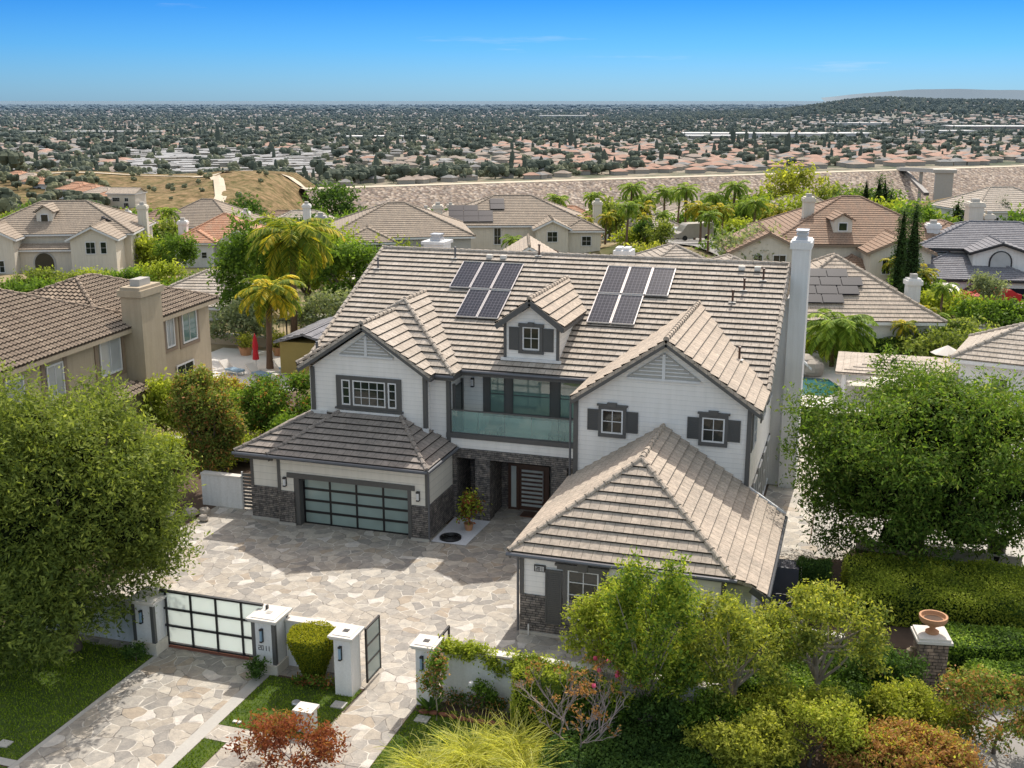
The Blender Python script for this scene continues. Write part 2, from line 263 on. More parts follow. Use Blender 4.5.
# -- roofs
def tiled(mb,pts,course=.40,lift=.065,base=.02,barrel=0):
    pts=[Vector(p) for p in pts]; n=Vector((0,0,0))
    for i in range(len(pts)): 
        p,q=pts[i],pts[(i+1)%len(pts)]; n+=Vector(((p.y-q.y)*(p.z+q.z),(p.z-q.z)*(p.x+q.x),(p.x-q.x)*(p.y+q.y)))
    n.normalize()
    if n.z<0: n=-n; pts=pts[::-1]
    u=Vector((-n.y,n.x,0)).normalized(); w=n.cross(u)
    P=[(p.dot(u),p.dot(w)) for p in pts]; c0=n*pts[0].dot(n); v0=min(q[1] for q in P); v1=max(q[1] for q in P)
    def clip(poly,ax,val,keepgt):
        out=[]
        for i in range(len(poly)):
            a,b=poly[i],poly[(i+1)%len(poly)]; ia=(a[ax]>=val-1e-9) if keepgt else (a[ax]<=val+1e-9); ib=(b[ax]>=val-1e-9) if keepgt else (b[ax]<=val+1e-9)
            if ia: out.append(a)
            if ia!=ib:
                t=(val-a[ax])/(b[ax]-a[ax]); out.append((a[0]+(b[0]-a[0])*t,a[1]+(b[1]-a[1])*t))
        return out
    k=0; v=v0
    while v<v1-1e-4:
        e=v+course; st=clip(clip(P,1,v,True),1,e,False)
        cells=[st]
        if barrel and len(st)>2:
            cells=[]; a=math.floor(min(q[0] for q in st)/barrel)*barrel; mx=max(q[0] for q in st)
            while a<mx: cells.append(clip(clip(st,0,a,True),0,a+barrel,False)); a+=barrel
        for cell in cells:
            if len(cell)<3: continue
            ar=sum(cell[i][0]*cell[(i+1)%len(cell)][1]-cell[(i+1)%len(cell)][0]*cell[i][1] for i in range(len(cell)))
            if abs(ar)<1e-5: continue
            def h(q):
                r=base+lift*(1-(q[1]-v)/course)
                if barrel: r+=.085*(.5+.5*math.cos(2*math.pi*q[0]/(barrel*4)))
                return r
            top=[c0+u*q[0]+w*q[1]+n*h(q) for q in cell]
            mb.face(top,uv=[(q[0],k*course+(q[1]-v)*.999) for q in cell],sm=False)
            for i in range(len(cell)):
                a,b=cell[i],cell[(i+1)%len(cell)]
                if abs(a[1]-v)<1e-6 and abs(b[1]-v)<1e-6 and abs(a[0]-b[0])>1e-4:
                    A=c0+u*a[0]+w*a[1]; B=c0+u*b[0]+w*b[1]
                    mb.face([A,B,B+n*h(b),A+n*h(a)],uv=[(a[0],k*course+.0001),(b[0],k*course+.0001),(b[0],k*course+.0002),(a[0],k*course+.0002)])  # dark joint colour on tile risers, shade under each course painted in
        v=e; k+=1
    mb.face([p-n*.1 for p in reversed(pts)])
    for i in range(len(pts)):
        a,b=pts[i],pts[(i+1)%len(pts)]; mb.face([a-n*.1,b-n*.1,b+n*base,a+n*base])
def caps(mb,a,b,r=.10,step=.42,lift=.05):
    a,b=Vector(a),Vector(b); ln=(b-a).length; n=max(1,round(ln/step)); up=Vector((0,0,lift))
    for i in range(n):
        p=a+(b-a)*(i/n)+up; q=a+(b-a)*min(1,((i+1.12)/n))+up; mb.tube([p,q],[r*1.12,r*.74],8)
def fascia(mb,a,b,h=.2,t=.05,drop=.14):
    a,b=Vector(a),Vector(b); mb.beam(a-Vector((0,0,drop)),b-Vector((0,0,drop)),t,h)
SKYR=[(0,(.36,.70,1.28)),(.043,(.17,.54,1.18)),(.09,(.05,.35,.96)),(.14,(.1,.45,1.0)),(.26,(4.9,3.35,2.05)),(1,(5.6,3.75,2.3))]  # upper stops brightened and warmed above the view as added fill for shade
SUNE=4.7
# ================================================================ THE WHITE HOUSE
HOUSE=thing('house','large white two-storey house with grey trim and stone base behind the gated court','house',(-13,50,0))
def W(name,mb,mat,parent=None,split=False):      # builder holds world coordinates
    if split:
        for q in mb.pieces(): (q.build(name,mat,HOUSE,(13,-50,0)) if parent is None else q.build(name,mat,parent))
        return
    if parent is None: return mb.build(name,mat,HOUSE,(13,-50,0))
    return mb.build(name,mat,parent)
# --- walls
w=MB()
w.box(-22.38,-17.2,42.5,44,2.9,6.35).wallpoly([(-22.38,42.5,6.35),(-17.2,42.5,6.35),(-19.79,42.5,8.08)],(0,.2,0))
w.box(-22.8,-16.35,43,44.79,2.9,6.5)
w.box(-22.8,-3.7,44.8,60,0,6.6)
w.wallpoly([(-3.7,44.8,6.6),(-3.7,60,6.6),(-3.7,52,9.98)],(-.2,0,0)); w.wallpoly([(-22.8,44.8,6.6),(-22.8,60,6.6),(-22.8,52,9.98)],(.2,0,0))
w.box(-10.3,-3.7,41,44.79,0,6.3).wallpoly([(-10.3,41,6.3),(-3.7,41,6.3),(-7,41,8.55)],(0,.2,0))
w.box(-22.8,-22.2,40,43.9,0,3.0).box(-16.88,-16.2,40,43.2,0,3.0).box(-22.2,-16.88,40,40.25,2.13,3.0)      # garage
w.box(-24.25,-22.8,40.25,44.5,0,2.9)
w.box(-16.34,-10.31,42.97,43.2,3.12,3.56).box(-16.34,-10.31,43.2,44.79,3.12,3.42)                                # balcony slab
w.box(-10.18,-3.55,33.4,40.99,0,2.95).box(-3.55,-2.75,34.2,40.9,0,2.3)
walls=W('wall',w,'siding')
w=MB(); w.box(-22.83,-22.17,39.96,40,1.5,3.0).box(-16.86,-16.18,39.96,40,1.5,3.0).box(-22.17,-16.86,39.96,40,2.3,3.0).box(-24.27,-22.83,40.22,40.25,1.5,2.9).box(-16.2,-16.17,40,42.9,1.5,3.05)
W('wall_panel',w,'siding_cream',split=True)
# --- stone
w=MB()
w.box(-24.3,-22.86,40.15,40.22,.12,1.5).box(-22.88,-22.14,39.9,39.96,.12,1.5).box(-16.84,-16.12,39.9,39.96,.12,1.5).box(-16.17,-16.1,39.96,42.9,.12,1.5)
w.box(-16.16,-15.97,42.85,43.1,0,3.1).box(-15.15,-14.5,42.85,43.5,0,2.72).box(-15.97,-10.32,42.85,42.96,2.72,3.11).box(-11.8,-11.15,42.85,43.5,0,2.72).box(-11.15,-10.32,42.85,43.0,0,1.75)
w.box(-16.1,-15.98,43.1,44.7,0,3.1).box(-15.15,-14.56,43.51,44.7,0,3.1).box(-14.56,-14.25,44.68,44.79,0,3.1).box(-12.35,-10.31,44.68,44.79,0,3.1).box(-14.25,-12.35,44.68,44.79,2.12,3.1).box(-15.98,-15.16,44.6,44.79,0,3.1)
w.box(-10.22,-3.5,33.33,33.4,.12,1.43).box(-10.25,-10.18,33.4,40.9,.12,1.43).box(-3.5,-2.7,34.13,34.2,0,1.3)
W('stone_base',w,'ledger',split=True)
w=MB(); w.box(-24.33,-22.9,40.1,40.15,0,.13).box(-22.9,-22.1,39.84,39.9,0,.12).box(-16.88,-16.08,39.84,39.9,0,.12).box(-10.25,-6.9,33.27,33.33,.02,.13); W('plinth',w,'concrete',split=True)
w=MB()
for xx in (-9.9,-8.2,-6.6): w.tube([(xx,33.22,.02),(xx,33.22,.42)],.025)
W('drain_pipe',w,'white_paint',split=True)
# --- trim
w=MB()
def post(x,y,z0,z1,s=.07): w.box(x-s,x+s,y-s,y+s,z0,z1)
for a in ((-22.38,42.5,4.3,6.3),(-17.2,42.5,3.8,6.3),(-16.35,43.0,3.1,6.35),(-10.32,41.0,1.0,6.3),(-3.7,41.0,3.0,6.3),(-22.8,43.5,4.3,6.3)): post(*a,.085)
for a in ((-24.25,40.25,1.5,2.9),(-22.83,39.98,1.5,3.0),(-16.18,39.98,1.5,3.0),(-10.18,33.4,1.43,2.95),(-3.55,33.4,0,2.9)): post(*a,.065)
w.box(-22.45,-16.7,39.90,39.955,2.12,2.33).box(-22.2,-21.93,39.97,40.30,0,2.12).box(-17.04,-16.88,39.97,40.30,0,2.12)
w.box(-16.45,-10.32,42.90,42.965,3.56,3.76)
w.box(-21.98,-21.93,40.3,40.34,0,2.1)
W('corner_board',w,'grey_trim',split=True)
# --- garage door
gd=W('garage_door',MB().box(-21.95,-17.03,40.36,40.42,0,2.13),'pane_garage')
w=MB()
for i in range(5): x=-21.9+i*4.83/4; w.box(x-.04,x+.04,40.33,40.36,0,2.13)
for z in (0.02,.55,1.06,1.56,2.07): w.box(-21.94,-17.03,40.325,40.358,z-.045,z+.05)
W('door_frame',w,'black_metal',gd)
# --- roofs
def roof(name,polys,mat,capl=(),fas=(),barrel=0,course=.40,**k):
    m=MB()
    for p in polys: tiled(m,p,course,barrel=barrel)
    r=W(name,m,mat)
    c=MB(); 
    for a in capl: caps(c,*a)
    if capl: W('ridge_tile',c,mat,r)
    f=MB()
    for a in fas: fascia(f,*a)
    if fas: W('fascia',f,'grey_trim',r,True)
    return r
E1,E2,RX,ye,zr=-23.2,-3.24,52,43.65,10.2
roof('main_roof',[[(E1,ye,6.36),(E2,ye,6.36),(E2,RX,zr),(E1,RX,zr)],[(E2,60.35,6.36),(E1,60.35,6.36),(E1,RX,zr),(E2,RX,zr)]],'tile_beige',
 [((E1,RX,zr),(E2,RX,zr)),((E2-.05,ye,6.36),(E2-.05,RX,zr)),((E1+.05,ye,6.36),(E1+.05,RX,zr))],[((E1+.02,ye,6.36),(E1+.02,RX,zr)),((E2-.02,ye,6.36),(E2-.02,RX,zr)),((-16.0,ye,6.36),(-10.4,ye,6.36))])
# garage wing: hip behind, gable in front
nx,ny,nz=-19.6,46.2,8.71
roof('hip_roof',[[(E1,42.6,6.33),(-16,42.6,6.33),(nx,ny,nz)],[(-16,42.6,6.33),(-16,43.7,6.33),(nx,48.85,nz),(nx,ny,nz)],[(E1,43.7,6.33),(E1,42.6,6.33),(nx,ny,nz),(nx,48.85,nz)]],'tile_beige',
 [((-16,42.6,6.33),(nx,ny,nz)),((E1,42.6,6.33),(nx,ny,nz)),((nx,ny,nz),(nx,48.7,nz))],[((-16.8,42.62,6.33),(-16.02,42.62,6.33)),((-16.02,42.62,6.33),(-16.02,43.7,6.33))])
gx,gz=-19.86,8.36
roof('gable_roof',[[(-22.92,42.1,6.35),(gx,42.1,gz),(gx,45.7,gz),(-22.92,42.63,6.35)],[(-16.8,42.1,6.35),(gx,42.1,gz),(gx,45.7,gz),(-16.8,42.63,6.35)]],'tile_beige',
 [((gx,42.1,gz),(gx,45.6,gz))],[((-22.92,42.13,6.33),(gx,42.13,gz)),((-16.8,42.13,6.33),(gx,42.13,gz)),((-16.82,42.15,6.35),(-16.82,42.6,6.35))])
hx,hz=-6.85,8.80
roof('gable_roof',[[(-10.45,40.6,6.34),(hx,40.6,hz),(hx,48.98,hz),(-10.45,43.63,6.34)],[(-3.25,40.6,6.34),(hx,40.6,hz),(hx,48.98,hz),(-3.25,43.63,6.34)]],'tile_tan',
 [((hx,40.6,hz),(hx,48.9,hz))],[((-10.45,40.63,6.32),(hx,40.63,hz)),((-3.25,40.63,6.32),(hx,40.63,hz)),((-3.27,40.65,6.34),(-3.27,43.6,6.34)),((-10.43,40.65,6.34),(-10.43,43.6,6.34))])
roof('garage_roof',[[(-23.1,39.5,3.15),(-16,39.5,3.15),(-18.35,42.5,4.41),(-21.1,42.5,4.41)],[(-16,39.5,3.15),(-16,42.95,3.15),(-17.2,42.95,3.793),(-17.2,42.5,3.793),(-18.35,42.5,4.41)],
  [(-24.9,39.95,3.0),(-20,39.95,3.0),(-20,42.5,4.275),(-22.35,42.5,4.275)],[(-24.9,39.95,3.0),(-22.35,42.5,4.275),(-22.35,45,4.275),(-24.9,45,3.0)]],'tile_dark',
 [((-23.1,39.5,3.15),(-21.1,42.5,4.41)),((-16,39.5,3.15),(-18.35,42.5,4.41)),((-24.9,39.95,3.0),(-22.35,42.5,4.275))],[((-24.9,39.97,3.0),(-23.1,39.97,3.0)),((-23.08,39.52,3.1),(-21.1,42.5,4.33))])
wx,wy,wz=-6.89,36.7,5.41
roof('wing_roof',[[(-10.54,33.05,3.0),(-3.23,33.05,3.0),(wx,wy,wz)],[(-10.54,33.05,3.0),(wx,wy,wz),(wx,41,wz),(-10.54,41,3.0)],[(-3.23,33.05,3.0),(-2.73,33.5,2.67),(-2.25,33.5,2.353),(-2.25,40.9,2.353),(-3.65,40.9,3.277),(-3.65,41,3.277),(wx,41,wz),(wx,wy,wz)]],'tile_tan',
 [((-10.54,33.05,3.0),(wx,wy,wz)),((-3.23,33.05,3.0),(wx,wy,wz)),((wx,wy,wz),(wx,40.95,wz))],[((-2.72,33.48,2.67),(-2.25,33.48,2.353)),((-2.27,33.5,2.353),(-2.27,40.9,2.353)),((-10.52,33.1,3.0),(-10.52,40.9,3.0))])
# flashing where the roofs meet the walls
w=MB(); w.beam((-21.2,42.44,4.46),(-18.25,42.44,4.46),.12,.1); w.box(-22.5,-21.75,42.38,42.49,4.26,4.4); w.box(-17.3,-17.05,42.4,42.49,3.8,4.0); w.beam((-16.3,42.93,3.2),(-17.2,42.93,3.82),.1,.12); w.beam((-3.62,41.0,3.3),(-2.22,40.95,2.42),.1,.1); W('flashing',w,'white_paint',split=True)
# gutters
g=MB()
def gutter(a,b):
    a,b=Vector(a)-Vector((0,0,.03)),Vector(b)-Vector((0,0,.03)); g.tube([a,b],.075,8)
for a,b in (((-23.15,39.44,3.14),(-15.95,39.44,3.14)),((-15.93,39.44,3.14),(-15.93,42.9,3.14)),((-24.95,39.88,2.99),(-23.2,39.88,2.99)),((-10.6,32.97,2.98),(-3.1,32.97,2.98)),((-16.05,43.57,6.34),(-10.45,43.57,6.34)),((-16.8,42.54,6.3),(-15.95,42.54,6.3)),((-2.18,33.5,2.33),(-2.18,40.9,2.33))): gutter(a,b)
for x,y,z0,z1 in ((-10.3,33.32,.1,2.95),(-10.52,40.9,2.9,6.3),(-16.1,39.93,.1,3.0)): g.tube([(x,y,z0),(x,y,z1)],.045)
W('gutter',g,'gutter',split=True)
# --- attic louvres
def louvre(cx,y,z0,z1,hw):
    m=MB(); m.wallpoly([(cx-hw,y-.05,z0),(cx+hw,y-.05,z0),(cx,y-.05,z1)],(0,.05,0)); l=W('louvre',m,'concrete')
    m=MB(); n=7
    for i in range(1,n): z=z0+(z1-z0)*i/n; h=hw*(1-i/n)-.05; m.box(cx-h,cx+h,y-.085,y-.05,z-.03,z+.012)
    m.box(cx-.06,cx+.06,y-.1,y-.05,z0,z1-.05).beam((cx-hw+.02,y-.07,z0-.04),(cx+hw-.02,y-.07,z0-.04),.07,.08); W('louvre_slat',m,'white_paint',l)
louvre(-19.83,42.5,6.95,7.85,1.25); louvre(-6.95,41,7.25,8.25,1.4)
# --- windows
def window(x0,x1,z0,z1,y,nx=2,nz=2,glassm='pane_dark',fr='white_paint',t=.055,face='y',parent=None,recess=0):
    """frame with glazing bars, pane as its child; face 'y' looks to -Y, 'x' looks to +X (then x means Y and y means X)"""
    def bx(m,a0,a1,d0,d1,c0,c1):
        if face=='y': m.box(a0,a1,y+d0,y+d1,c0,c1)
        else: m.box(y-d1,y-d0,a0,a1,c0,c1)
    f=MB(); bx(f,x0,x0+t,-.06,-.0,z0,z1); bx(f,x1-t,x1,-.06,0,z0,z1); bx(f,x0+t,x1-t,-.06,0,z0,z0+t); bx(f,x0+t,x1-t,-.06,0,z1-t,z1)
    for i in range(1,nx): a=x0+(x1-x0)*i/nx; bx(f,a-.014,a+.014,-.035,-.012,z0+t,z1-t)
    for i in range(1,nz): a=z0+(z1-z0)*i/nz; bx(f,x0+t,x1-t,-.034,-.013,a-.014,a+.014)
    fo=f.build('window',fr,parent) if parent else W('window',f,fr)
    p=MB(); bx(p,x0+t,x1-t,-.010,-.002,z0+t,z1-t); p.build('pane',glassm,fo); return fo
def shutter(x0,x1,z0,z1,y,face='y'):
    m=MB()
    def bx(a0,a1,d0,d1,c0,c1):
        if face=='y': m.box(a0,a1,y+d0,y+d1,c0,c1)
        else: m.box(y-d1,y-d0,a0,a1,c0,c1)
    bx(x0,x1,-.03,-.002,z0,z1); bx(x0,x0+.05,-.05,-.03,z0,z1); bx(x1-.05,x1,-.05,-.03,z0,z1); bx(x0+.05,x1-.05,-.05,-.03,z1-.06,z1); bx(x0+.05,x1-.05,-.05,-.03,z0,z0+.06)
    n=int((z1-z0-.15)/.07)
    for i in range(n): z=z0+.1+i*.07; bx(x0+.05,x1-.05,-.042,-.03,z,z+.035)
    return W('shutter',m,'dark_shutter')
# trio over the garage
m=MB(); m.box(-21.27,-18.27,42.42,42.5,5.85,6.02).box(-21.27,-18.27,42.42,42.5,4.62,4.74).box(-21.34,-18.2,42.37,42.5,4.55,4.63).box(-21.27,-21.02,42.42,42.5,4.74,5.85).box(-20.62,-20.5,42.42,42.5,4.74,5.85).box(-18.99,-18.87,42.42,42.5,4.74,5.85).box(-18.49,-18.27,42.42,42.5,4.74,5.85)
W('window_surround',m,'grey_trim')
window(-21.02,-20.62,4.74,5.85,42.48,1,3); window(-20.5,-18.99,4.74,5.85,42.48,4,3); window(-18.87,-18.49,4.74,5.85,42.48,1,3)
# shuttered pair
for x0,x1 in ((-9.36,-8.42),(-5.5,-4.56)):
    window(x0+.06,x1-.04,4.95,5.9,40.97,2,2)
    m=MB(); m.box(x0-.06,x1+.08,40.9,41,5.9,6.03).box(x0-.12,x1+.14,40.88,41,6.03,6.1).box(x0-.06,x1+.08,40.9,41,4.8,4.95).box(x0-.06,x0+.06,40.93,41,4.95,5.9).box(x1-.04,x1+.08,40.93,41,4.95,5.9)
    c=(x0+x1)/2; m.wallpoly([(c-.14,40.86,6.0),(c+.14,40.86,6.0),(c+.19,40.86,6.17),(c-.19,40.86,6.17)],(0,.14,0)); W('window_surround',m,'grey_trim')
    shutter(x0-.5,x0-.06,5.02,5.86,41); shutter(x1+.08,x1+.54,5.02,5.86,41)
# side windows (seen edge on)
for y0,y1,z0,z1 in ((42.3,43.3,4.4,5.9),(46.2,47.3,4.5,5.9),(49.2,50.4,4.5,5.9),(42.6,43.6,3.3,3.9)):
    if z0>4: window(y0,y1,z0,z1,-3.67,2,3,face='x'); shutter(y0-.5,y0-.04,z0,z1,-3.7,'x'); shutter(y1+.04,y1+.5,z0,z1,-3.7,'x')
for y0,y1 in ((41.9,42.9),(43.6,44.8),(45.6,46.9),(47.8,48.8),(49.6,50.6)): window(y0,y1,.5,2.6,-3.67,1,2,face='x'); shutter(y0-.35,y0-.04,.5,2.6,-3.7,'x'); shutter(y1+.04,y1+.35,.5,2.6,-3.7,'x')
# wing window and shutters
window(-8.6,-7.55,.75,2.5,33.38,2,4); m=MB(); m.box(-8.75,-8.6,33.3,33.4,.6,2.5).box(-7.55,-7.42,33.3,33.4,.6,2.5).box(-8.95,-7.3,33.27,33.4,2.5,2.62).box(-9.02,-7.22,33.24,33.4,2.62,2.7).box(-8.75,-7.42,33.28,33.4,.6,.75).wallpoly([(-8.22,33.22,2.5),(-7.94,33.22,2.5),(-7.9,33.22,2.76),(-8.26,33.22,2.76)],(0,.14,0)); W('window_surround',m,'grey_trim')
shutter(-9.35,-8.78,.5,2.42,33.33); shutter(-7.4,-6.85,.5,2.42,33.33); window(-5.6,-4.6,.75,2.5,33.38,2,4); shutter(-6.2,-5.63,.5,2.42,33.33)
# house number plate
m=MB(); m.box(-9.75,-9.36,33.34,33.4,2.29,2.52); hp=W('house_number',m,'black_metal'); m=MB(); m.box(-9.71,-9.40,33.33,33.34,2.32,2.49); W('number_plate',m,'pane_pale',hp)
def digits(txt,x,y,z,h,mat,name,parent=None,w=None,gap=.28):
    seg={'2':'abged','0':'abcdef','1':'bc'}; w=w or h*.5; t=h*.12; m=MB()
    for i,ch in enumerate(txt):
        ox=x+i*w*(1+gap)
        for s in seg[ch]:
            if s in 'agd': zz={'a':h-t,'g':h/2-t/2,'d':0}[s]; m.box(ox,ox+w,y-.012,y,z+zz,z+zz+t)
            else:
                a={'b':(w-t,h/2),'c':(w-t,0),'e':(0,0),'f':(0,h/2)}[s]; m.box(ox+a[0],ox+a[0]+t,y-.013,y-.001,z+a[1],z+a[1]+h/2)
    return m
W('digit',digits('2011',-9.68,33.33,2.345,.12,'black_metal','d'),'black_metal',hp)
# balcony windows
m=MB(); Y=44.74
for a in ((-15.42,-10.31,5.97,6.2),(-15.42,-10.31,4.1,4.26)): m.box(a[0],a[1],Y,44.8,a[2],a[3])
for a in ((-15.42,-15.14),(-14.42,-14.12),(-12.38,-12.02)): m.box(a[0],a[1],Y,44.8,4.26,5.97)
W('window_surround',m,'grey_trim')
for x0,x1,nz in ((-15.14,-14.42,2),(-14.12,-12.38,2),(-12.02,-10.34,2)): window(x0,x1,4.26,5.97,44.79,1,nz,'pane_teal','dark_shutter',.05)
m=MB(); m.box(-16.34,-16.28,43.55,44.45,3.45,5.6); d=W('balcony_door',m,'pane_dark'); m=MB(); m.box(-16.34,-16.24,43.45,43.55,3.43,5.75).box(-16.34,-16.24,44.45,44.55,3.43,5.75); W('door_frame',m,'grey_trim',d)
m=MB()
for i in range(5):
    a=-16.2+i*1.165; m.box(a,a+1.15,42.985,43.0,3.8,4.74)
rl=W('balcony_glass',m,'rail_glass')
m=MB(); m.box(-16.26,-10.41,42.96,43.02,4.74,4.79).box(-16.26,-10.41,42.965,43.03,3.76,3.80).box(-10.47,-10.41,42.96,43.02,3.8,4.74); W('handrail',m,'grey_trim',rl)
m=MB(); m.box(-15.1,-14.5,43.6,44.2,3.43,3.85).box(-15.1,-14.5,44.1,44.2,3.85,4.3).box(-12.2,-11.3,43.6,44.2,3.43,3.85).box(-13.9,-12.9,43.7,44.1,3.8,3.86).tube([(-13.4,43.9,3.43),(-13.4,43.9,3.8)],.04); 
bs=MB(); 
# entry door
m=MB(); m.box(-14.22,-14.1,44.55,44.68,0,2.1).box(-13.85,-13.72,44.55,44.68,0,2.1).box(-12.55,-12.38,44.55,44.68,0,2.1).box(-14.1,-13.85,44.56,44.68,0,.1).box(-14.1,-12.55,44.56,44.68,2.0,2.1)
W('entry_frame',m,'brown_wood')
m=MB(); m.box(-13.72,-12.55,44.6,44.66,.03,2.0); ed=W('entry_door',m,'brown_wood')
m=MB()
for i in range(9): z=.2+i*.195; m.box(-13.62,-12.68,44.585,44.6,z,z+.1)
W('door_light',m,'pane_frost',ed)
m=MB(); m.tube([(-12.63,44.5,.5),(-12.63,44.5,1.9)],.02).tube([(-12.63,44.5,.6),(-12.63,44.6,.6)],.015).tube([(-12.63,44.5,1.8),(-12.63,44.6,1.8)],.015); W('handle',m,'solar_frame',ed)
m=MB(); m.box(-14.1,-13.85,44.6,44.64,.1,2.0); W('sidelight',m,'pane_frost')
window(-11.13,-10.36,1.78,2.68,43.1,1,1,'pane_dark','dark_shutter')
# wall lamps
def lamp(x,y,z):
    m=MB(); m.box(x-.07,x+.07,y-.03,y,z,z+.4).box(x-.06,x+.06,y-.14,y-.03,z+.34,z+.4).box(x-.06,x+.06,y-.14,y-.03,z,z+.05); l=W('wall_lamp',m,'black_metal'); m=MB(); m.box(x-.045,x+.045,y-.12,y-.04,z+.05,z+.34); W('lamp_glass',m,'white_paint',l)
lamp(-22.55,39.95,1.72); lamp(-16.55,39.95,1.72); lamp(-15.9,44.79,5.35); lamp(-16.6,39.95,1.72) if False else None
# --- dormer
DX0,DX1,DY=-14.32,-11.98,44.4; dzt=8.3; da=-13.15; p=.66
m=MB(); m.box(DX0,DX1,DY,49.0,6.5,dzt).wallpoly([(DX0,DY,dzt),(DX1,DY,dzt),((DX0+DX1)/2,DY,dzt+.8)],(0,4,0)); dm=W('dormer',m,'siding')
e0,e1=DX0-.3,DX1+.3; er=9.42; ez=8.33
m=MB(); bk=lambda z:43.65+(z-6.36)/.4599
for s in ((e0,),(e1,)): tiled(m,[(s[0],DY-.35,ez),((e0+e1)/2,DY-.35,er),((e0+e1)/2,bk(er),er),(s[0],bk(ez),ez)],.4)
W('dormer_roof',m,'tile_tan',dm)
m=MB(); caps(m,((e0+e1)/2,DY-.35,er),((e0+e1)/2,bk(er)-.1,er)); W('ridge_tile',m,'tile_tan',dm)
m=MB(); fascia(m,(e0,DY-.33,ez),((e0+e1)/2,DY-.33,er),.22); fascia(m,(e1,DY-.33,ez),((e0+e1)/2,DY-.33,er),.22); m.box(DX0-.04,DX0+.08,DY-.05,DY+.05,6.6,8.35).box(DX1-.08,DX1+.04,DY-.05,DY+.05,6.6,8.35); fascia(m,(e1-.02,DY-.3,ez),(e1-.02,48.0,ez),.16); W('trim',m,'grey_trim',dm)
cx=(DX0+DX1)/2
f=MB(); window(cx-.37,cx+.37,7.25,8.22,DY-.01,2,2,parent=None)
m=MB(); m.box(cx-.5,cx-.37,DY-.08,DY,7.2,8.22).box(cx+.37,cx+.5,DY-.08,DY,7.2,8.22).box(cx-.55,cx+.55,DY-.09,DY,7.08,7.2).box(cx-.55,cx+.55,DY-.1,DY,8.22,8.36).box(cx-.13,cx+.13,DY-.13,DY,8.24,8.42); W('window_surround',m,'grey_trim',dm)
for a,b in ((cx-.97,cx-.5),(cx+.5,cx+.97)):
    m=MB(); m.box(a,b,DY-.05,DY,7.2,8.18).box(a+.06,b-.06,DY-.06,DY-.05,7.28,8.1); W('shutter',m,'dark_shutter',dm)
m=MB(); m.beam((DX0-.15,DY-.06,6.80),(DX1+.15,DY-.06,6.80),.1,.12); W('flashing',m,'white_paint',dm)
# --- solar panels
sl=Vector((0,8.35,3.84)).normalized(); nn=Vector((0,-3.84,8.35)).normalized()
def panel(x0,x1,y0,y1):
    m=MB(); f=MB(); z=lambda y:6.36+(y-43.65)*.4599
    A=Vector((x0+.03,y0+.03,z(y0+.03)))+nn*.16; B=Vector((x1-.03,y0+.03,z(y0+.03)))+nn*.16; C=Vector((x1-.03,y1-.03,z(y1-.03)))+nn*.16; D=Vector((x0+.03,y1-.03,z(y1-.03)))+nn*.16
    wdt=x1-x0-.06; hgt=(C-B).length; m.face([A,B,C,D],uv=[(.0,.0),(.99,0),(.99,1.9),(0,1.9)]); m.face([q-nn*.04 for q in (D,C,B,A)])
    q=W('solar_panel',m,'solar_cells')
    for a,b in ((A,B),(B,C),(C,D),(D,A)): f.beam(a,b,.045,.05)
    W('panel_frame',f,'solar_frame',q)
for i in range(3): panel(-18.5+i*1.02,-17.48+i*1.02,48.95,51.0)
for i in range(2): panel(-17.45+i*1.02,-16.43+i*1.02,46.87,48.9)
for i in range(3): panel(-11.43+i*1.06,-10.37+i*1.06,49.1,51.15)
for i in range(2): panel(-11.43+i*1.06,-10.37+i*1.06,47.0,49.05)
# --- roof vents and pipes, chimney
zf=lambda y:6.36+(y-43.65)*.4599
for x,y in ((-5.06,49.97),(-4.32,50.75),(-5.44,49.1),(-22.7,50.3),(-15.0,51.9),(-4.6,44.9),(-19.1,51.4)):
    m=MB(); z=zf(y); 
    if x==-4.6: z=8.8-(x-hx)*.68; y=44.9
    m.tube([(x,y,z),(x,y,z+.5)],.045).lathe([(.07,z+.5),(.07,z+.56),(0,z+.58)],(x,y,0),8); W('vent_pipe',m,'brown_wood' if x>-16 else 'gutter')
    m=MB(); m.beam((x-.16,y-.05,z+.03),(x+.16,y-.05,z+.03),.3,.03); W('pipe_flashing',m,'cap_stone')
m=MB(); m.tube([(-22.6,43.4,6.7),(-22.6,43.4,7.2)],.06); W('vent_pipe',m,'gutter')
for x,y in ((-17.0,51.55),(-5.0,51.5)):
    m=MB(); z=zf(y)+.06
    for k in (-.35,.35): m.box(x+k-.14,x+k+.14,y-.2,y+.05,z-.05,z+.12)
    W('roof_vent',m,'cap_stone')
m=MB(); m.box(-3.17,-2.42,51,52.6,0,11.05).box(-3.27,-2.34,50.94,52.66,11.05,11.35).box(-3.2,-2.4,51.0,52.6,11.35,11.42).box(-3.72,-3.18,51.3,52.5,0,8.8); ch=W('chimney',m,'white_paint')
m=MB(); m.box(-3.05,-2.55,51.3,52.1,11.42,11.5).box(-3.0,-2.6,51.35,52.05,11.5,11.62).box(-3.05,-2.55,51.3,52.1,11.62,11.68).box(-3.0,-2.6,51.35,52.05,11.68,11.78).box(-3.07,-2.53,51.28,52.12,11.78,11.84); W('flue_cap',m,'solar_frame',ch)
m=MB(); m.box(-22.6,-21.5,56,57.2,7.0,9.95).box(-22.7,-21.4,55.9,57.3,9.95,10.1); ch=W('chimney',m,'white_paint')
m=MB(); m.box(-22.35,-21.75,56.3,56.9,10.1,10.25).box(-22.3,-21.8,56.35,56.85,10.25,10.4).box(-22.35,-21.75,56.3,56.9,10.4,10.47); W('flue_cap',m,'solar_frame',ch)
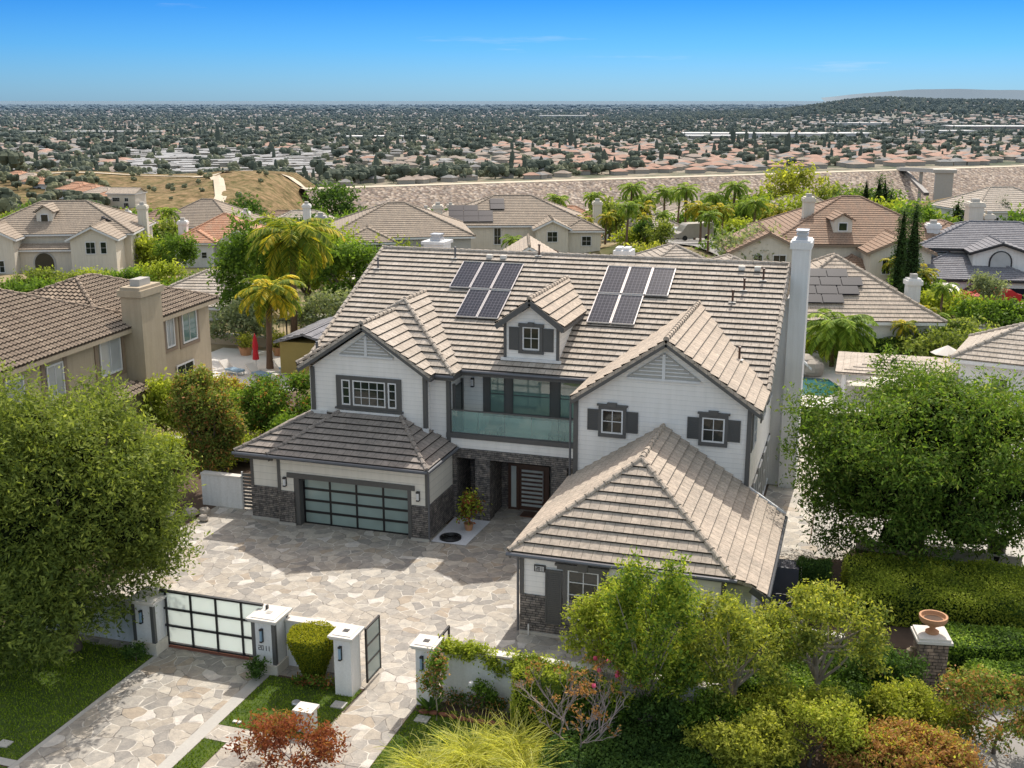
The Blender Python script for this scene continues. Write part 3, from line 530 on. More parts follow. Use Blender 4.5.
m=MB(); m.box(-12.3,-11.4,56,57.2,7.0,10.0).box(-12.2,-11.9,56.1,56.9,10.0,10.15).box(-11.8,-11.5,56.1,56.9,10.0,10.15); W('chimney',m,'white_paint')
# balcony furniture
def chair(x,y,rz,label):
    t=thing('patio_chair',label,'chair',(x,y,3.42),rz)
    MB().box(-.3,.3,-.3,.3,.3,.42).build('seat','stucco_grey',t); MB().box(-.3,.3,.24,.32,.42,.8).build('backrest','stucco_grey',t)
    for sx in (-.27,.27):
        for sy in (-.27,.27): MB().box(sx-.02,sx+.02,sy-.02,sy+.02,0,.3).build('leg','black_metal',t)
chair(-14.7,44.0,0,'grey patio chair behind the left end of the balcony glass'); chair(-11.9,44.0,0,'grey patio chair behind the right half of the balcony glass')
# ================================================================ SITE
FH=Vector((-math.sin(HD),math.cos(HD),0)); RT=Vector((math.cos(HD),math.sin(HD),0))
def LD(lat,d,z=None):
    p=RT*lat+FH*d; return Vector((p.x,p.y,terr(lat,d) if z is None else z))
def lerp_tab(t,x):
    if x<=t[0][0]: return t[0][1]
    for (a,b),(c,e) in zip(t,t[1:]):
        if x<=c: return b+(e-b)*(x-a)/(c-a)
    return t[-1][1]
BASE=[(-100,0),(88,0),(110,-1.5),(130,-2.4),(150,-4.2),(200,-9),(300,-17),(430,-29),(560,-37),(700,-40)]
def sm(a,b,x): t=max(0,min(1,(x-a)/(b-a))); return t*t*(3-2*t)
def terr(lat,d):
    z=lerp_tab(BASE,d)
    # grassy spur at the dam's left abutment
    c=1-sm(-100,-72,lat)*.999; f=sm(255,310,d)*(1-sm(520,580,d)); top=-17+2.6*sm(370,500,d)+.5*math.sin(lat*.09)+.4*math.sin(d*.1+lat*.06); z=z*(1-c*f)+top*c*f
    # eroded knoll next to the dam
    c=sm(-132,-108,lat)*(1-sm(-88,-66,lat)); f=sm(385,425,d)*(1-sm(470,505,d)); z+=(3.4+.8*math.sin(lat*.35)*math.sin(d*.2)+.5*math.sin(lat*.8+d*.15))*c*f
    # brown slope on the right
    c=sm(118,190,lat); f=sm(230,330,d)*(1-sm(430,560,d)); z+=13*c*f
    z+=3*sm(0,12,lat)*(1-sm(45,60,lat))*sm(128,145,d)*(1-sm(180,205,d))
    # wooded hills far right
    if d>2500:
        q=lat/d; z+=(54*math.exp(-((q-.34)/.12)**2)+24*math.exp(-((q-.54)/.14)**2)+5*math.sin(q*47)*math.exp(-((q-.35)/.2)**2))*math.exp(-((d-3900)/900)**2)
    return z
def axis(a,b,st,lim,g):
    r=[];x=a
    while x<=b: r.append(x); x+=st
    s=st
    while r[-1]<lim: s*=g; r.append(r[-1]+s)
    return r
ds=[-150,-100]+axis(-60,720,7,60000,1.13); la=axis(0,420,7,40000,1.16); la=[-x for x in la[:0:-1]]+la
vs=[];cols=[]
for d in ds:
    for l in la:
        vs.append(tuple(LD(l,d))); zn=terr(l,d)
        far_=sm(560,640,d); dry=(sm(330,360,d)*(1-far_))*(1 if abs(l)<400 else 1)+sm(118,150,l)*sm(225,270,d)*(1-far_); cols+=[min(1,dry),far_,0,1]
nl=len(la); fs=[(i*nl+j,i*nl+j+1,(i+1)*nl+j+1,(i+1)*nl+j) for i in range(len(ds)-1) for j in range(nl-1)]
me=bpy.data.meshes.new('ground'); me.from_pydata(vs,[],fs); ca=me.color_attributes.new('zone','FLOAT_COLOR','POINT'); ca.data.foreach_set('color',cols); me.materials.append(MT['terrain'])
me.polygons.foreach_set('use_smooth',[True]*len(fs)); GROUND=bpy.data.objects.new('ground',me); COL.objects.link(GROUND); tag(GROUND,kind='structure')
def sheet(name,poly,z,mat):
    m=MB(); m.face([(x,y,z) for x,y in poly]); o=m.build(name,mat); return tag(o,kind='structure')
def ribbon(name,pts,wd,mat,lift=.3,step=8):
    step=min(step,3)
    P=[]
    for (a,b),(c,e) in zip(pts,pts[1:]):
        n=max(1,int(math.hypot(c-a,e-b)/step))
        for i in range(n): P.append((a+(c-a)*i/n,b+(e-b)*i/n))
    P.append(pts[-1]); m=MB(); prev=None
    for i,(l,d) in enumerate(P):
        a=P[max(0,i-1)]; b=P[min(len(P)-1,i+1)]; tx,ty=b[0]-a[0],b[1]-a[1]; q=math.hypot(tx,ty); nx,ny=-ty/q*wd/2,tx/q*wd/2
        cur=(LD(l+nx,d+ny,terr(l+nx,d+ny)+lift),LD(l,d,terr(l,d)+lift),LD(l-nx,d-ny,terr(l-nx,d-ny)+lift))
        if prev: m.face([prev[0],prev[1],cur[1],cur[0]]); m.face([prev[1],prev[2],cur[2],cur[1]])
        prev=cur
    return tag(m.build(name,mat),kind='structure')
# paving of the court and drive
sheet('garden_soil',[(-34,15),(16,15),(16,60),(-34,60)],.004,'soil')
sheet('driveway_court',[(-25.9,28.3),(-2.6,28.3),(-2.6,41),(-9.9,41),(-9.9,45),(-16.1,45),(-16.1,42),(-24.2,42),(-25.0,44.5),(-26.6,44.5),(-26.6,37.5),(-25.9,35)],.012,'flagstone')
sheet('driveway',[(-21.0,8),(-16.8,8),(-16.8,28.3),(-21.0,28.3)],.012,'flagstone')
sheet('driveway_edge',[(-17.2,8),(-16.8,8),(-16.8,28.3),(-17.2,28.3)],.016,'concrete'); sheet('driveway_edge',[(-21.0,8),(-20.85,8),(-20.85,28.3),(-21.0,28.3)],.016,'concrete')
sheet('path',[(-13.9,24.5),(-11.75,24.5),(-11.75,28.3),(-13.6,28.3),(-13.75,26)],.012,'flagstone'); sheet('path',[(-16.8,24.45),(-11.75,24.45),(-11.75,25.2),(-16.8,25.2)],.016,'flagstone'); sheet('path',[(-16.05,16),(-11.75,16),(-11.75,24.44),(-16.05,24.44)],.012,'flagstone')
sheet('pavement',[(-34,21.65),(-21.0,21.65),(-21.0,21.95),(-34,21.95)],.02,'concrete')
sheet('side_path',[(-2.55,35.5),(-1.0,35.5),(-1.0,43),(.2,43),(.2,44.3),(-1.4,44.3),(-1.4,66),(-3.6,66),(-3.6,41.2),(-2.55,41.2)],.012,'flag_inner')
sheet('side_yard',[(-1.35,44.3),(8,44.3),(8,66),(-1.35,66)],.010,'concrete'); sheet('pool_terrace',[(-12,60.2),(9,60.2),(9,80),(-12,80)],.012,'cap_stone')
sheet('garden_soil',[(-.95,36),(9,36),(9,44.2),(.3,44.2),(.3,42.9),(-.95,42.9)],.018,'soil')
sheet('road',[(-4,8),(30,8),(30,36.0),(5.2,35.1),(3.0,31.5),(.5,27.5),(-4,24)],.014,'asphalt')
m=MB(); 
for a,b in zip([(3.2,33.4),(5.6,35.4),(9,38.2)],[(5.6,35.4),(9,38.2),(14,42)]): m.beam((*a,.07),(*b,.07),.22,.14)
tag(m.build('kerb','concrete'),kind='structure')
lawns=[('lawn',[(-34,21.97),(-21.02,21.97),(-21.02,28.4),(-34,28.4)]),('lawn',[(-34,12),(-21.02,12),(-21.02,21.6),(-34,21.6)]),('lawn',[(-16.78,25.22),(-13.95,25.22),(-13.78,26),(-13.65,28.2),(-16.78,28.2)]),('lawn',[(-16.78,14),(-16.07,14),(-16.07,24.43),(-16.78,24.43)]),('lawn',[(-11.73,14),(-6,14),(-6,27),(-9,27.9),(-11.73,27.6)])]
for n,p in lawns: sheet(n,p,.010,'lawn')
rn=np.random.RandomState(3)
def grass(poly,dens):
    xs=[p[0] for p in poly]; ys=[p[1] for p in poly]; A=(max(xs)-min(xs))*(max(ys)-min(ys)); n=int(A*dens)
    x=rn.uniform(min(xs),max(xs),n); y=rn.uniform(min(ys),max(ys),n); a=rn.uniform(0,6.28,n); h=rn.uniform(.035,.085,n); w=.02
    v=np.zeros((n,3,3)); v[:,0]=np.stack([x-np.cos(a)*w,y-np.sin(a)*w,np.full(n,.008)],1); v[:,1]=np.stack([x+np.cos(a)*w,y+np.sin(a)*w,np.full(n,.008)],1); v[:,2]=np.stack([x+rn.normal(0,.02,n),y+rn.normal(0,.02,n),h],1)
    return v
G=[grass([(max(x,-27),max(y,18)) for x,y in p],420) for n,p in lawns]; G=np.concatenate(G)
def rawmesh(name,v,k,mat,uv,parent=None,loc=(0,0,0)):
    n=len(v); me=bpy.data.meshes.new(name); me.vertices.add(n*k); me.vertices.foreach_set('co',v.reshape(-1).astype(np.float32)); me.loops.add(n*k); me.loops.foreach_set('vertex_index',np.arange(n*k,dtype=np.int32)); me.polygons.add(n); me.polygons.foreach_set('loop_start',np.arange(0,n*k,k,dtype=np.int32)); me.polygons.foreach_set('loop_total',np.full(n,k,dtype=np.int32))
    u=me.uv_layers.new(name='UVMap'); u.data.foreach_set('uv',np.repeat(uv,k,axis=0).reshape(-1).astype(np.float32)); me.materials.append(MT[mat]); me.update(); me.validate()
    o=bpy.data.objects.new(name,me); COL.objects.link(o); o.location=loc
    if parent: o.parent=parent
    return o
tag(rawmesh('grass',G,3,'grass_blade',rn.uniform(0,1,(len(G),2))),kind='stuff',label='short mown grass on the front lawns',cat='grass')
plain('shade_core',(.012,.017,.007),1,var=.5,sc=4,spec=0)  # near-black blobs added inside crowns so gaps between leaves look shaded
# ---- vegetation toolkit
def leaves(seed,blobs,n,size,up=.35,asp=.5,shell=.75,per=9):
    """blobs: (cx,cy,cz,rx,ry,rz); twig tufts of leaf quads spread near the blob surfaces"""
    r=np.random.RandomState(seed); B=np.array(blobs,float); vol=(B[:,3]*B[:,4]*B[:,5])**(2/3); pr=vol/vol.sum(); nt_=max(1,n//per); n=nt_*per; ix=r.choice(len(B),nt_,p=pr); b=B[ix]
    d=r.normal(size=(nt_,3)); d/=np.linalg.norm(d,axis=1)[:,None]; rad=shell+(1-shell)*r.uniform(-1,1,nt_); rad=np.clip(rad+r.normal(0,.09,nt_),0.1,1.35)
    tc=b[:,:3]+d*b[:,3:]*rad[:,None]; ax=d*.7+r.normal(size=(nt_,3))*.6; ax[:,2]+=.35; ax/=np.linalg.norm(ax,axis=1)[:,None]
    T=np.repeat(np.arange(nt_),per); k=np.tile(np.arange(per),nt_)/(per-1.)-.35
    c=tc[T]+ax[T]*(k*size*3.4)[:,None]+r.normal(0,size*.5,(n,3)); dd=d[T]
    nm=dd*.45+r.normal(size=(n,3))*.75; nm[:,2]+=up; nm/=np.linalg.norm(nm,axis=1)[:,None]
    t=ax[T]*.8+r.normal(size=(n,3))*.8; t-=nm*(t*nm).sum(1)[:,None]; t/=np.linalg.norm(t,axis=1)[:,None]; s=np.cross(nm,t); L_=size*r.uniform(.6,1.45,n)[:,None]; W_=L_*asp
    v=np.stack([c-t*L_/2,c+s*W_/2,c+t*L_/2,c-s*W_/2],1)
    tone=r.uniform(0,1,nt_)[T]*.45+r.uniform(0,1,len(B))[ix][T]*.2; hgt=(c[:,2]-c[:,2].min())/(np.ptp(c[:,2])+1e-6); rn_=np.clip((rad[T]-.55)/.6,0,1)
    return v,np.stack([r.uniform(0,1,n)*.45+rn_*.3+k*.35+.05,np.clip(tone+hgt*.45-.08,0,1)],1)  # shade inside the crown painted into leaf tone; also darker lower down
def crownblobs(seed,R_,n,br,low=-.55,c=(0,0,0),fill=.55):
    r=random.Random(seed); out=[]
    for i in range(n):
        while True:
            d=Vector((r.gauss(0,1),r.gauss(0,1),r.gauss(0,1))).normalized()
            if d.z>low: break
        f=r.uniform(fill,1.0)**.6*(1-br*.55)*r.uniform(.85,1.08); q=br*r.uniform(.6,1.25)
        out.append((c[0]+d.x*R_[0]*f,c[1]+d.y*R_[1]*f,c[2]+d.z*R_[2]*f,R_[0]*q,R_[1]*q,R_[2]*q*.8))
    return out
def limbs(seed,h,r0,R_,cz,n=7):
    m=MB(); r=random.Random(seed); p=[(0,0,0)]; x=y=0
    for i in range(1,5): x+=r.uniform(-.04,.04)*h; y+=r.uniform(-.04,.04)*h; p.append((x,y,h*i/4))
    m.tube(p,[r0*(1.35 if i==0 else 1-.1*i) for i in range(5)],9)
    for k in range(n):
        a=2*math.pi*k/n+r.uniform(-.3,.3); q=r.uniform(.45,.8); e=(R_[0]*q*math.cos(a),R_[1]*q*math.sin(a),cz+R_[2]*r.uniform(-.15,.55)); s=Vector(p[r.choice((2,3,4))]); e=Vector(e); md=s.lerp(e,.5)+Vector((r.uniform(-.1,.1)*R_[0],r.uniform(-.1,.1)*R_[1],-.08*R_[2]))
        m.tube([s,md,e],[r0*.5,r0*.33,r0*.12],6)
    return m
def tree(name,label,cat,loc,R_,cz,n,size,mat,trunk=.18,seed=1,nb=26,br=.36,low=-.55,barkm='bark',group=None,asp=.5,shell=.75,th=None,extra=None,asplit=None,fill=.55):
    t=thing(name,label,cat,loc,0,group)
    B=crownblobs(seed,R_,nb,br,low,(0,0,cz),fill)
    if extra: B+=extra
    v,uv=leaves(seed,B,n,size,asp=asp,shell=shell)
    if asplit:   # second leaf colour for some of the crown
        k=np.random.RandomState(seed+5).uniform(0,1,len(v))<asplit[1]; rawmesh('crown',v[~k],4,mat,uv[~k],t); rawmesh('young_leaves',v[k],4,asplit[0],uv[k],t)
    else: rawmesh('crown',v,4,mat,uv,t)
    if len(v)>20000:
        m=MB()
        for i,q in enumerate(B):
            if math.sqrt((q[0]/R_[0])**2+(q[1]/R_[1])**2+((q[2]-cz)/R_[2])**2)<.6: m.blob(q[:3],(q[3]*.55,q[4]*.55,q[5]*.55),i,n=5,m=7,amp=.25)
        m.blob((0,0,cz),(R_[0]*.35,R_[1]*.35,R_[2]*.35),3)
        m.build('crown_shade_core','shade_core',t)  # added dark core, painted shade behind the leaves
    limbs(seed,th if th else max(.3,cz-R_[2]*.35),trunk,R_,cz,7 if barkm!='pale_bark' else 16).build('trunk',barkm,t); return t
def hedge(name,label,x0,x1,y0,y1,h,mat,n,size=.07,seed=1,inner='leaf_dark',pts=None,cat='hedge',z0=0,group=None):
    t=thing(name,label,cat,((x0+x1)/2,(y0+y1)/2,z0),0,group); a,b=(x1-x0)/2,(y1-y0)/2; r=np.random.RandomState(seed)
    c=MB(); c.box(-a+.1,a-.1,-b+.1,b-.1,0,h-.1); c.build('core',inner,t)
    A=[4*a*b*1.3,2*a*h,2*a*h,2*b*h,2*b*h]; ix=r.choice(5,n,p=np.array(A)/sum(A)); u=r.uniform(-1,1,n); w=r.uniform(-1,1,n); p=np.zeros((n,3)); q=r.normal(0,.045,n)
    nrm=np.zeros((n,3))
    for k,(fx,fy,fz,nn_) in enumerate([(u*a,w*b,h+q,(0,0,1)),(u*a,-b+q,(w+1)/2*h,(0,-1,0)),(u*a,b+q,(w+1)/2*h,(0,1,0)),(a+q,u*b,(w+1)/2*h,(1,0,0)),(-a+q,u*b,(w+1)/2*h,(-1,0,0))]):
        s=ix==k; p[s]=np.stack([np.broadcast_to(fx,n),np.broadcast_to(fy,n),np.broadcast_to(fz,n)],1)[s]; nrm[s]=nn_
    p[:,2]+=.07*np.sin(p[:,0]*2.1+seed)*np.sin(p[:,1]*1.7)+0; p+=.06*np.sin(p[:,[1,2,0]]*3.3+seed)
    nm=nrm*.8+r.normal(size=(n,3))*.6; nm/=np.linalg.norm(nm,axis=1)[:,None]; tt=np.cross(nm,r.normal(size=(n,3))); tt/=np.linalg.norm(tt,axis=1)[:,None]; s=np.cross(nm,tt); L_=size*r.uniform(.6,1.4,n)[:,None]
    v=np.stack([p-tt*L_/2,p+s*L_*.3,p+tt*L_/2,p-s*L_*.3],1); tone=.5+.5*np.sin(p[:,0]*1.9+seed)*np.sin(p[:,1]*2.3+p[:,2]*2)
    rawmesh('foliage',v,4,mat,np.stack([r.uniform(0,1,n),np.clip(tone,0,1)],1),t); return t
def palmcrown(seed,n,ln,droop=.9,up=.95,nl=34,lw=.065,llen=.72):
    r=np.random.RandomState(seed); V=[];U=[]; ra=MB()
    for i in range(n):
        az=i*2.399+r.uniform(-.2,.2); el=up-1.7*((i+.5)/n)+r.uniform(-.12,.12); L1=ln*r.uniform(.85,1.1)*(1-.15*abs(i/n-.4)); pts=[]; p=np.zeros(3); e=el; tone=r.uniform(0,1)
        for k in range(9):
            pts.append(p.copy()); st=L1/8; p=p+st*np.array([math.cos(az)*math.cos(e),math.sin(az)*math.cos(e),math.sin(e)]); e-=droop*(.10+.045*k)
        ra.tube([tuple(q) for q in pts],[.035,.03,.028,.024,.02,.016,.012,.01,.006],4)
        P=np.array(pts)
        for j in range(nl):
            t=.12+.88*j/nl; f=t*8; a=int(min(f,7.999)); q=P[a]+(P[min(a+1,8)]-P[a])*(f-a); dr=P[min(a+1,8)]-P[max(a-1,0)]; dr/=np.linalg.norm(dr)+1e-9; sd=np.cross(dr,[0,0,1]); sd/=np.linalg.norm(sd)+1e-9
            le=llen*(math.sin(math.pi*min(1,t*.9+.08))**.6)*ln/3
            for sg in (-1,1):
                d=sd*sg*.8+dr*.55+np.array([0,0,-.35*r.uniform(.5,1.6)]); d/=np.linalg.norm(d); wv=np.cross(d,[0,0,1]); wv/=np.linalg.norm(wv)+1e-9; wv*=lw; V.append([q,q+d*le*.5+wv,q+d*le+np.array([0,0,-.12*le]),q+d*le*.5-wv]); U.append((r.uniform(0,1),tone))
    return np.array(V),np.array(U),ra
PALM={}
def palm(label,loc,h,ln,mat,seed,group=None,tr=.16,n=26,name='palm_tree',lean=.3):
    key=(seed,mat,n)
    if key in PALM: pass
    t=thing(name,label,'palm',loc,0,group); v,uv,ra=palmcrown(seed,n,ln); c=rawmesh('crown',v,4,mat,uv,t,(lean,0,h)); ra.build('frond_stem','leaf_palm',c)
    m=MB(); m.tube([(lean*(i/6)**2,0,h*i/6) for i in range(7)],[tr*1.3,tr*1.02,tr,tr*.98,tr*.95,tr*1.0,tr*1.25],9); m.build('trunk','palm_bark',t); return t
def cypress(label,loc,h,r,seed=1,group=None,n=2600,size=.35):
    t=thing('cypress_tree',label,'cypress',loc,0,group); B=[(0,0,h*(.08+.9*i/11),r*(1-.0)*math.sin(math.pi*min(1,.28+.72*(i/11)))**.7+.05*r,r*math.sin(math.pi*min(1,.28+.72*(i/11)))**.7+.05*r,h*.07) for i in range(12)]
    v,uv=leaves(seed,B,n,size,up=1.2,asp=.35,shell=.85); rawmesh('crown',v,4,'leaf_cypress',uv,t); m=MB(); m.lathe([(r*.5,0),(r*.8,h*.3),(r*.75,h*.6),(0,h*.97)],(0,0,0),9); m.build('crown_shade_core','shade_core',t); m=MB(); m.tube([(0,0,0),(0,0,h*.9)],[r*.5,r*.1],7); m.build('trunk','bark',t); return t  # dark cone added inside the cypress as painted shade
# ---- front walls, pillars and gates
def pillar(label,x0,x1,y0,y1,h,plinth=None,lamps=True,num=False,small=False):
    cx,cy=(x0+x1)/2,(y0+y1)/2; t=thing('gate_pillar',label,'gate pillar',(cx,cy,0)); o=(-cx,-cy,0)
    MB().box(x0,x1,y0,y1,0,h-.12).build('shaft','stucco_white',t,o)
    if plinth: MB().box(x0-.08,x1+.08,y0-.08,y1+.08,0,plinth).build('plinth','stucco_cream',t,o)
    m=MB(); m.box(x0-.09,x1+.09,y0-.09,y1+.09,h-.12,h-.06).box(x0-.13,x1+.13,y0-.13,y1+.13,h-.06,h).box(x0-.02,x1+.02,y0-.02,y1+.02,h,h+.02); m.build('cap','cap_stone',t,o)
    MB().box(cx-.09,cx+.09,cy-.09,cy+.09,h+.02,h+.03).build('cap_fixture','black_metal' if small else 'concrete',t,o)
    if plinth:
        m=MB()
        for a in (x0-.02,x1-.1):
            m.box(a,a+.12,y0-.02,y0+.1,plinth,h-.14); m.box(a,a+.12,y1-.1,y1+.02,plinth,h-.14)
        m.build('corner_board','grey_trim',t,o)
    if lamps:
        x=cx-.05; z=h-.78; m=MB(); m.box(x-.03,x+.05,y0-.03,y0,z,z+.45).box(x-.04,x+.04,y0-.11,y0-.03,z+.4,z+.45).box(x-.04,x+.04,y0-.11,y0-.03,z,z+.05); l=m.build('wall_lamp','black_metal',t,o); m=MB(); m.box(x-.03,x+.03,y0-.1,y0-.035,z+.05,z+.4); m.build('lamp_glass','blue_paint',l)
    if num: digits('2011',cx-.2,y0,.78,.16,'x','d').build('digit','grey_trim',t,o)
    return t
pillar('white gate pillar with dark corner boards at the right end of the drive gate, bearing the number 2011',-17.4,-16.62,28.3,29.15,1.85,.33,num=True)
pillar('white gate pillar half hidden by the big tree at the left end of the drive gate',-21.75,-20.98,28.3,29.2,1.85,.4)
pillar('narrow white pillar between the goblet topiary and the open garden gate',-14.33,-13.78,27.75,28.4,1.98,small=True)
pillar('narrow white pillar right of the open garden gate at the start of the ivy wall',-11.78,-11.28,27.95,28.5,1.96,small=True)
def wall(name,label,x0,x1,y0,y1,h,mat='stucco_white',capm='cap_stone',cat='wall'):
    cx,cy=(x0+x1)/2,(y0+y1)/2; t=thing(name,label,cat,(cx,cy,0)); MB().box(x0,x1,y0,y1,0,h-.08).build('wall_body',mat,t,(-cx,-cy,0)); MB().box(x0,x1,y0-.05,y1+.05,h-.08,h).build('coping',capm,t,(-cx,-cy,0)); return t
wall('garden_wall','short white wall behind the goblet topiary between two pillars',-16.6,-14.35,28.95,29.2,1.6)
wall('garden_wall','long white front wall with pale coping and ivy trailing over it',-11.25,-3.0,28.6,28.82,1.66)
wall('garden_wall','white wall behind the big left tree running left from the drive gate',-27,-21.8,28.8,29.05,1.5)
wall('garden_wall','low dark stone wall with pale coping behind the foreground trees',-3.5,.2,34.6,34.85,.8,'ledger')
wall('garden_wall','white side wall left of the garage beside the slatted gate',-27.3,-25.3,41.0,41.25,1.5)
wall('garden_wall','brown block retaining wall behind the shrubs left of the house',-33,-25.2,46.9,47.2,.9,'garden_block','concrete')
# sliding gate
t=thing('drive_gate','black framed sliding drive gate with frosted white panes','gate',(-19,28.9,0)); m=MB(); m.box(-21.1,-17.35,28.93,28.95,.2,1.98); gp=m.build('pane','pane_frost',t,(19,-28.9,0)); m=MB()
for i in range(5): x=-20.9+i*.925; m.box(x-.03,x+.03,28.88,28.98,.1,2.0)
for z in (.14,.78,1.38,1.98): m.box(-21.1,-17.35,28.875,28.985,z-.03,z+.03)
m.build('gate_frame','black_metal',t,(19,-28.9,0)); MB().box(-21,-17.4,28.87,28.99,.012,.06).build('gate_track','brick_red',t,(19,-28.9,0))
t=thing('garden_gate','small garden gate with frosted panes standing open against the narrow pillar','gate',(-13.6,28.4,0)); MB().box(-.012,.012,.1,1.0,.2,1.88).build('pane','pane_garage',t); m=MB()
for y in (.06,1.02): m.box(-.03,.03,y-.03,y+.03,.15,1.95)
for z in (.2,.78,1.36,1.92): m.box(-.03,.03,.06,1.02,z-.025,z+.025)
m.build('gate_frame','black_metal',t)
m=MB(); m.box(-11.3,-11.24,28.5,29.4,1.9,1.96).box(-11.3,-11.24,28.5,29.4,.2,.25).box(-11.3,-11.24,29.35,29.4,.2,1.96).box(-11.29,-11.25,28.9,28.94,.2,1.96); tag(m.build('gate_leaf','black_metal'),'narrow black metal gate leaf folded behind the right narrow pillar','gate')
t=thing('slat_gate','dark grey slatted side gate between the white wall and the garage','gate',(-24.8,41.1,0)); m=MB()
for i in range(10): m.box(-.48,.48,-.02,.02,.08+i*.16,.19+i*.16)
m.build('slat_panel','grey_trim',t); m=MB(); m.box(-.52,-.47,-.04,.04,0,1.7).box(.47,.52,-.04,.04,0,1.7); m.build('gate_frame','white_paint',t)
# front garden pieces
t=thing('mailbox_post','white block letterbox pedestal behind the red shrub','mailbox',(-14.25,25.75,0)); MB().box(-.24,.24,-.2,.2,0,.62).build('pedestal','stucco_white',t); MB().box(-.3,.3,-.26,.26,.62,.7).build('cap','cap_stone',t)
for x,y,s,lab in ((-13.95,27.2,.2,'square grey cover plate in the grass beside the narrow pillar'),(-11.3,27.2,.2,'pale square cover plate in the right lawn below the wall'),(-21.9,22.5,.18,'grey utility cover in the left lawn by the pavement')):
    m=MB(); m.box(x-s,x+s,y-s*.9,y+s*.9,.01,.05); tag(m.build('utility_cover','concrete'),lab,'cover')
m=MB(); m.lathe([(0,.09),(.12,.09),(.14,.06),(.14,0)],(-15.2,26.9,0),16); tag(m.build('garden_light','solar_frame'),'round silver path light in the lawn below the goblet topiary','garden light')
m=MB(); m.box(-16.45,-16.2,25.4,25.5,.01,.06); tag(m.build('sprinkler_box','cap_stone'),'tiny pale sprinkler lid on the lawn corner','sprinkler')
t=thing('topiary','clipped goblet shaped yellow green bush in front of the short white wall','topiary',(-15.35,28.35,0)); r=np.random.RandomState(5); n=15000; z=r.uniform(.12,1.62,n); rr=.30+.44*np.clip((z-.2)/1.2,0,1)**1.1; topm=r.uniform(0,1,n)<.25; z[topm]=1.62+r.normal(0,.02,topm.sum()); rr[topm]=.74*np.sqrt(r.uniform(0,1,topm.sum())); a=r.uniform(0,6.28,n); rr*=1+.05*np.sin(a*5); p=np.stack([rr*np.cos(a),rr*np.sin(a),z],1)+r.normal(0,.02,(n,3)); nm=r.normal(size=(n,3)); tt=np.cross(nm,r.normal(size=(n,3))); tt/=np.linalg.norm(tt,axis=1)[:,None]; s=np.cross(nm,tt); s/=np.linalg.norm(s,axis=1)[:,None]; L_=.05
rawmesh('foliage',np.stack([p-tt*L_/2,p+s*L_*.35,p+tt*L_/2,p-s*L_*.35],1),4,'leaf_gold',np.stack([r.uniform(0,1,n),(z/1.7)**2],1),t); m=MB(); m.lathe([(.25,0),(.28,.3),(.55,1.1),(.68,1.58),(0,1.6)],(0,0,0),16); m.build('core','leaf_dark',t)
# entry bed
sheet('gravel_bed',[(-16.05,39.95),(-14.55,39.95),(-14.45,42.8),(-16.05,42.8)],.03,'white_gravel')
t=thing('fire_ring','round black iron fire ring lying on the white gravel','fire pit',(-15.4,40.5,.03)); m=MB()
for rr in (.42,.3,.16): m.tube([(rr*math.cos(k*math.pi/12),rr*math.sin(k*math.pi/12),.06) for k in range(25)],.03,6,cap=False)
for k in range(6): a=k*math.pi/3; m.beam((.1*math.cos(a),.1*math.sin(a),.05),(.42*math.cos(a),.42*math.sin(a),.05),.04,.04)
m.build('ring','black_metal',t); MB().lathe([(.0,.02),(.4,.02),(.44,0)],(0,0,0),20).build('basin','black_metal',t)
t=tree('potted_plant','leafy plant with red and yellow leaves in the gravel bed by the entry','plant',(-15.0,41.6,.03),(.42,.42,.75),.95,900,.14,'leaf_lime',.03,11,12,.45,group=None,asplit=('leaf_red',.3)); MB().lathe([(.14,0),(.2,.28),(.22,.3),(.16,.3)],(0,0,0),14).build('pot','terracotta',t)
t=thing('doormat','brown doormat in front of the entry door','doormat',(-12.9,44.1,.012)); MB().box(-.55,.55,-.3,.3,.002,.03).build('mat','brown_wood',t); MB().box(-.57,.57,-.32,.32,0,.012).build('edging','brick_red',t)
# side yard
for x,y,lab,mt in ((-1.95,36.4,'dark blue wheeled bin under the wing roof eave','blue_grey_tank'),(5.6,44.6,'dark bin beside the concrete edge under the big right tree','black_metal')):
    t=thing('rubbish_bin',lab,'bin',(x,y,0)); MB().lathe([(.3,0),(.36,.9),(.4,.92),(.4,1.0),(.34,1.0),(.3,.5),(0,.45)],(0,0,0),20).build('body',mt,t); MB().lathe([(.37,.98),(.42,1.0),(.42,1.05),(.36,1.05)],(0,0,0),20).build('rim','black_metal',t)
m=MB(); m.box(-2.6,-1.5,38.6,39.4,0,1.25); tag(m.build('equipment_screen','blue_grey_tank'),'blue grey equipment screen beside the right wing wall','screen')
wall('garden_wall','low concrete planter edge at the foot of the big right tree',.4,6.5,44.3,44.55,.45,'concrete','concrete')
for k,(x,y,sc) in enumerate(((-27.0,39.6,.35),(-26.5,39.9,.28),(-26.1,39.2,.22),(-27.6,39.1,.3))):
    tag(MB().blob((x,y,.15),(sc,sc*.8,sc*.7),k).build('boulder','boulder'),'pale boulder in the soil bed left of the garage','boulder','boulders in the bed left of the garage')
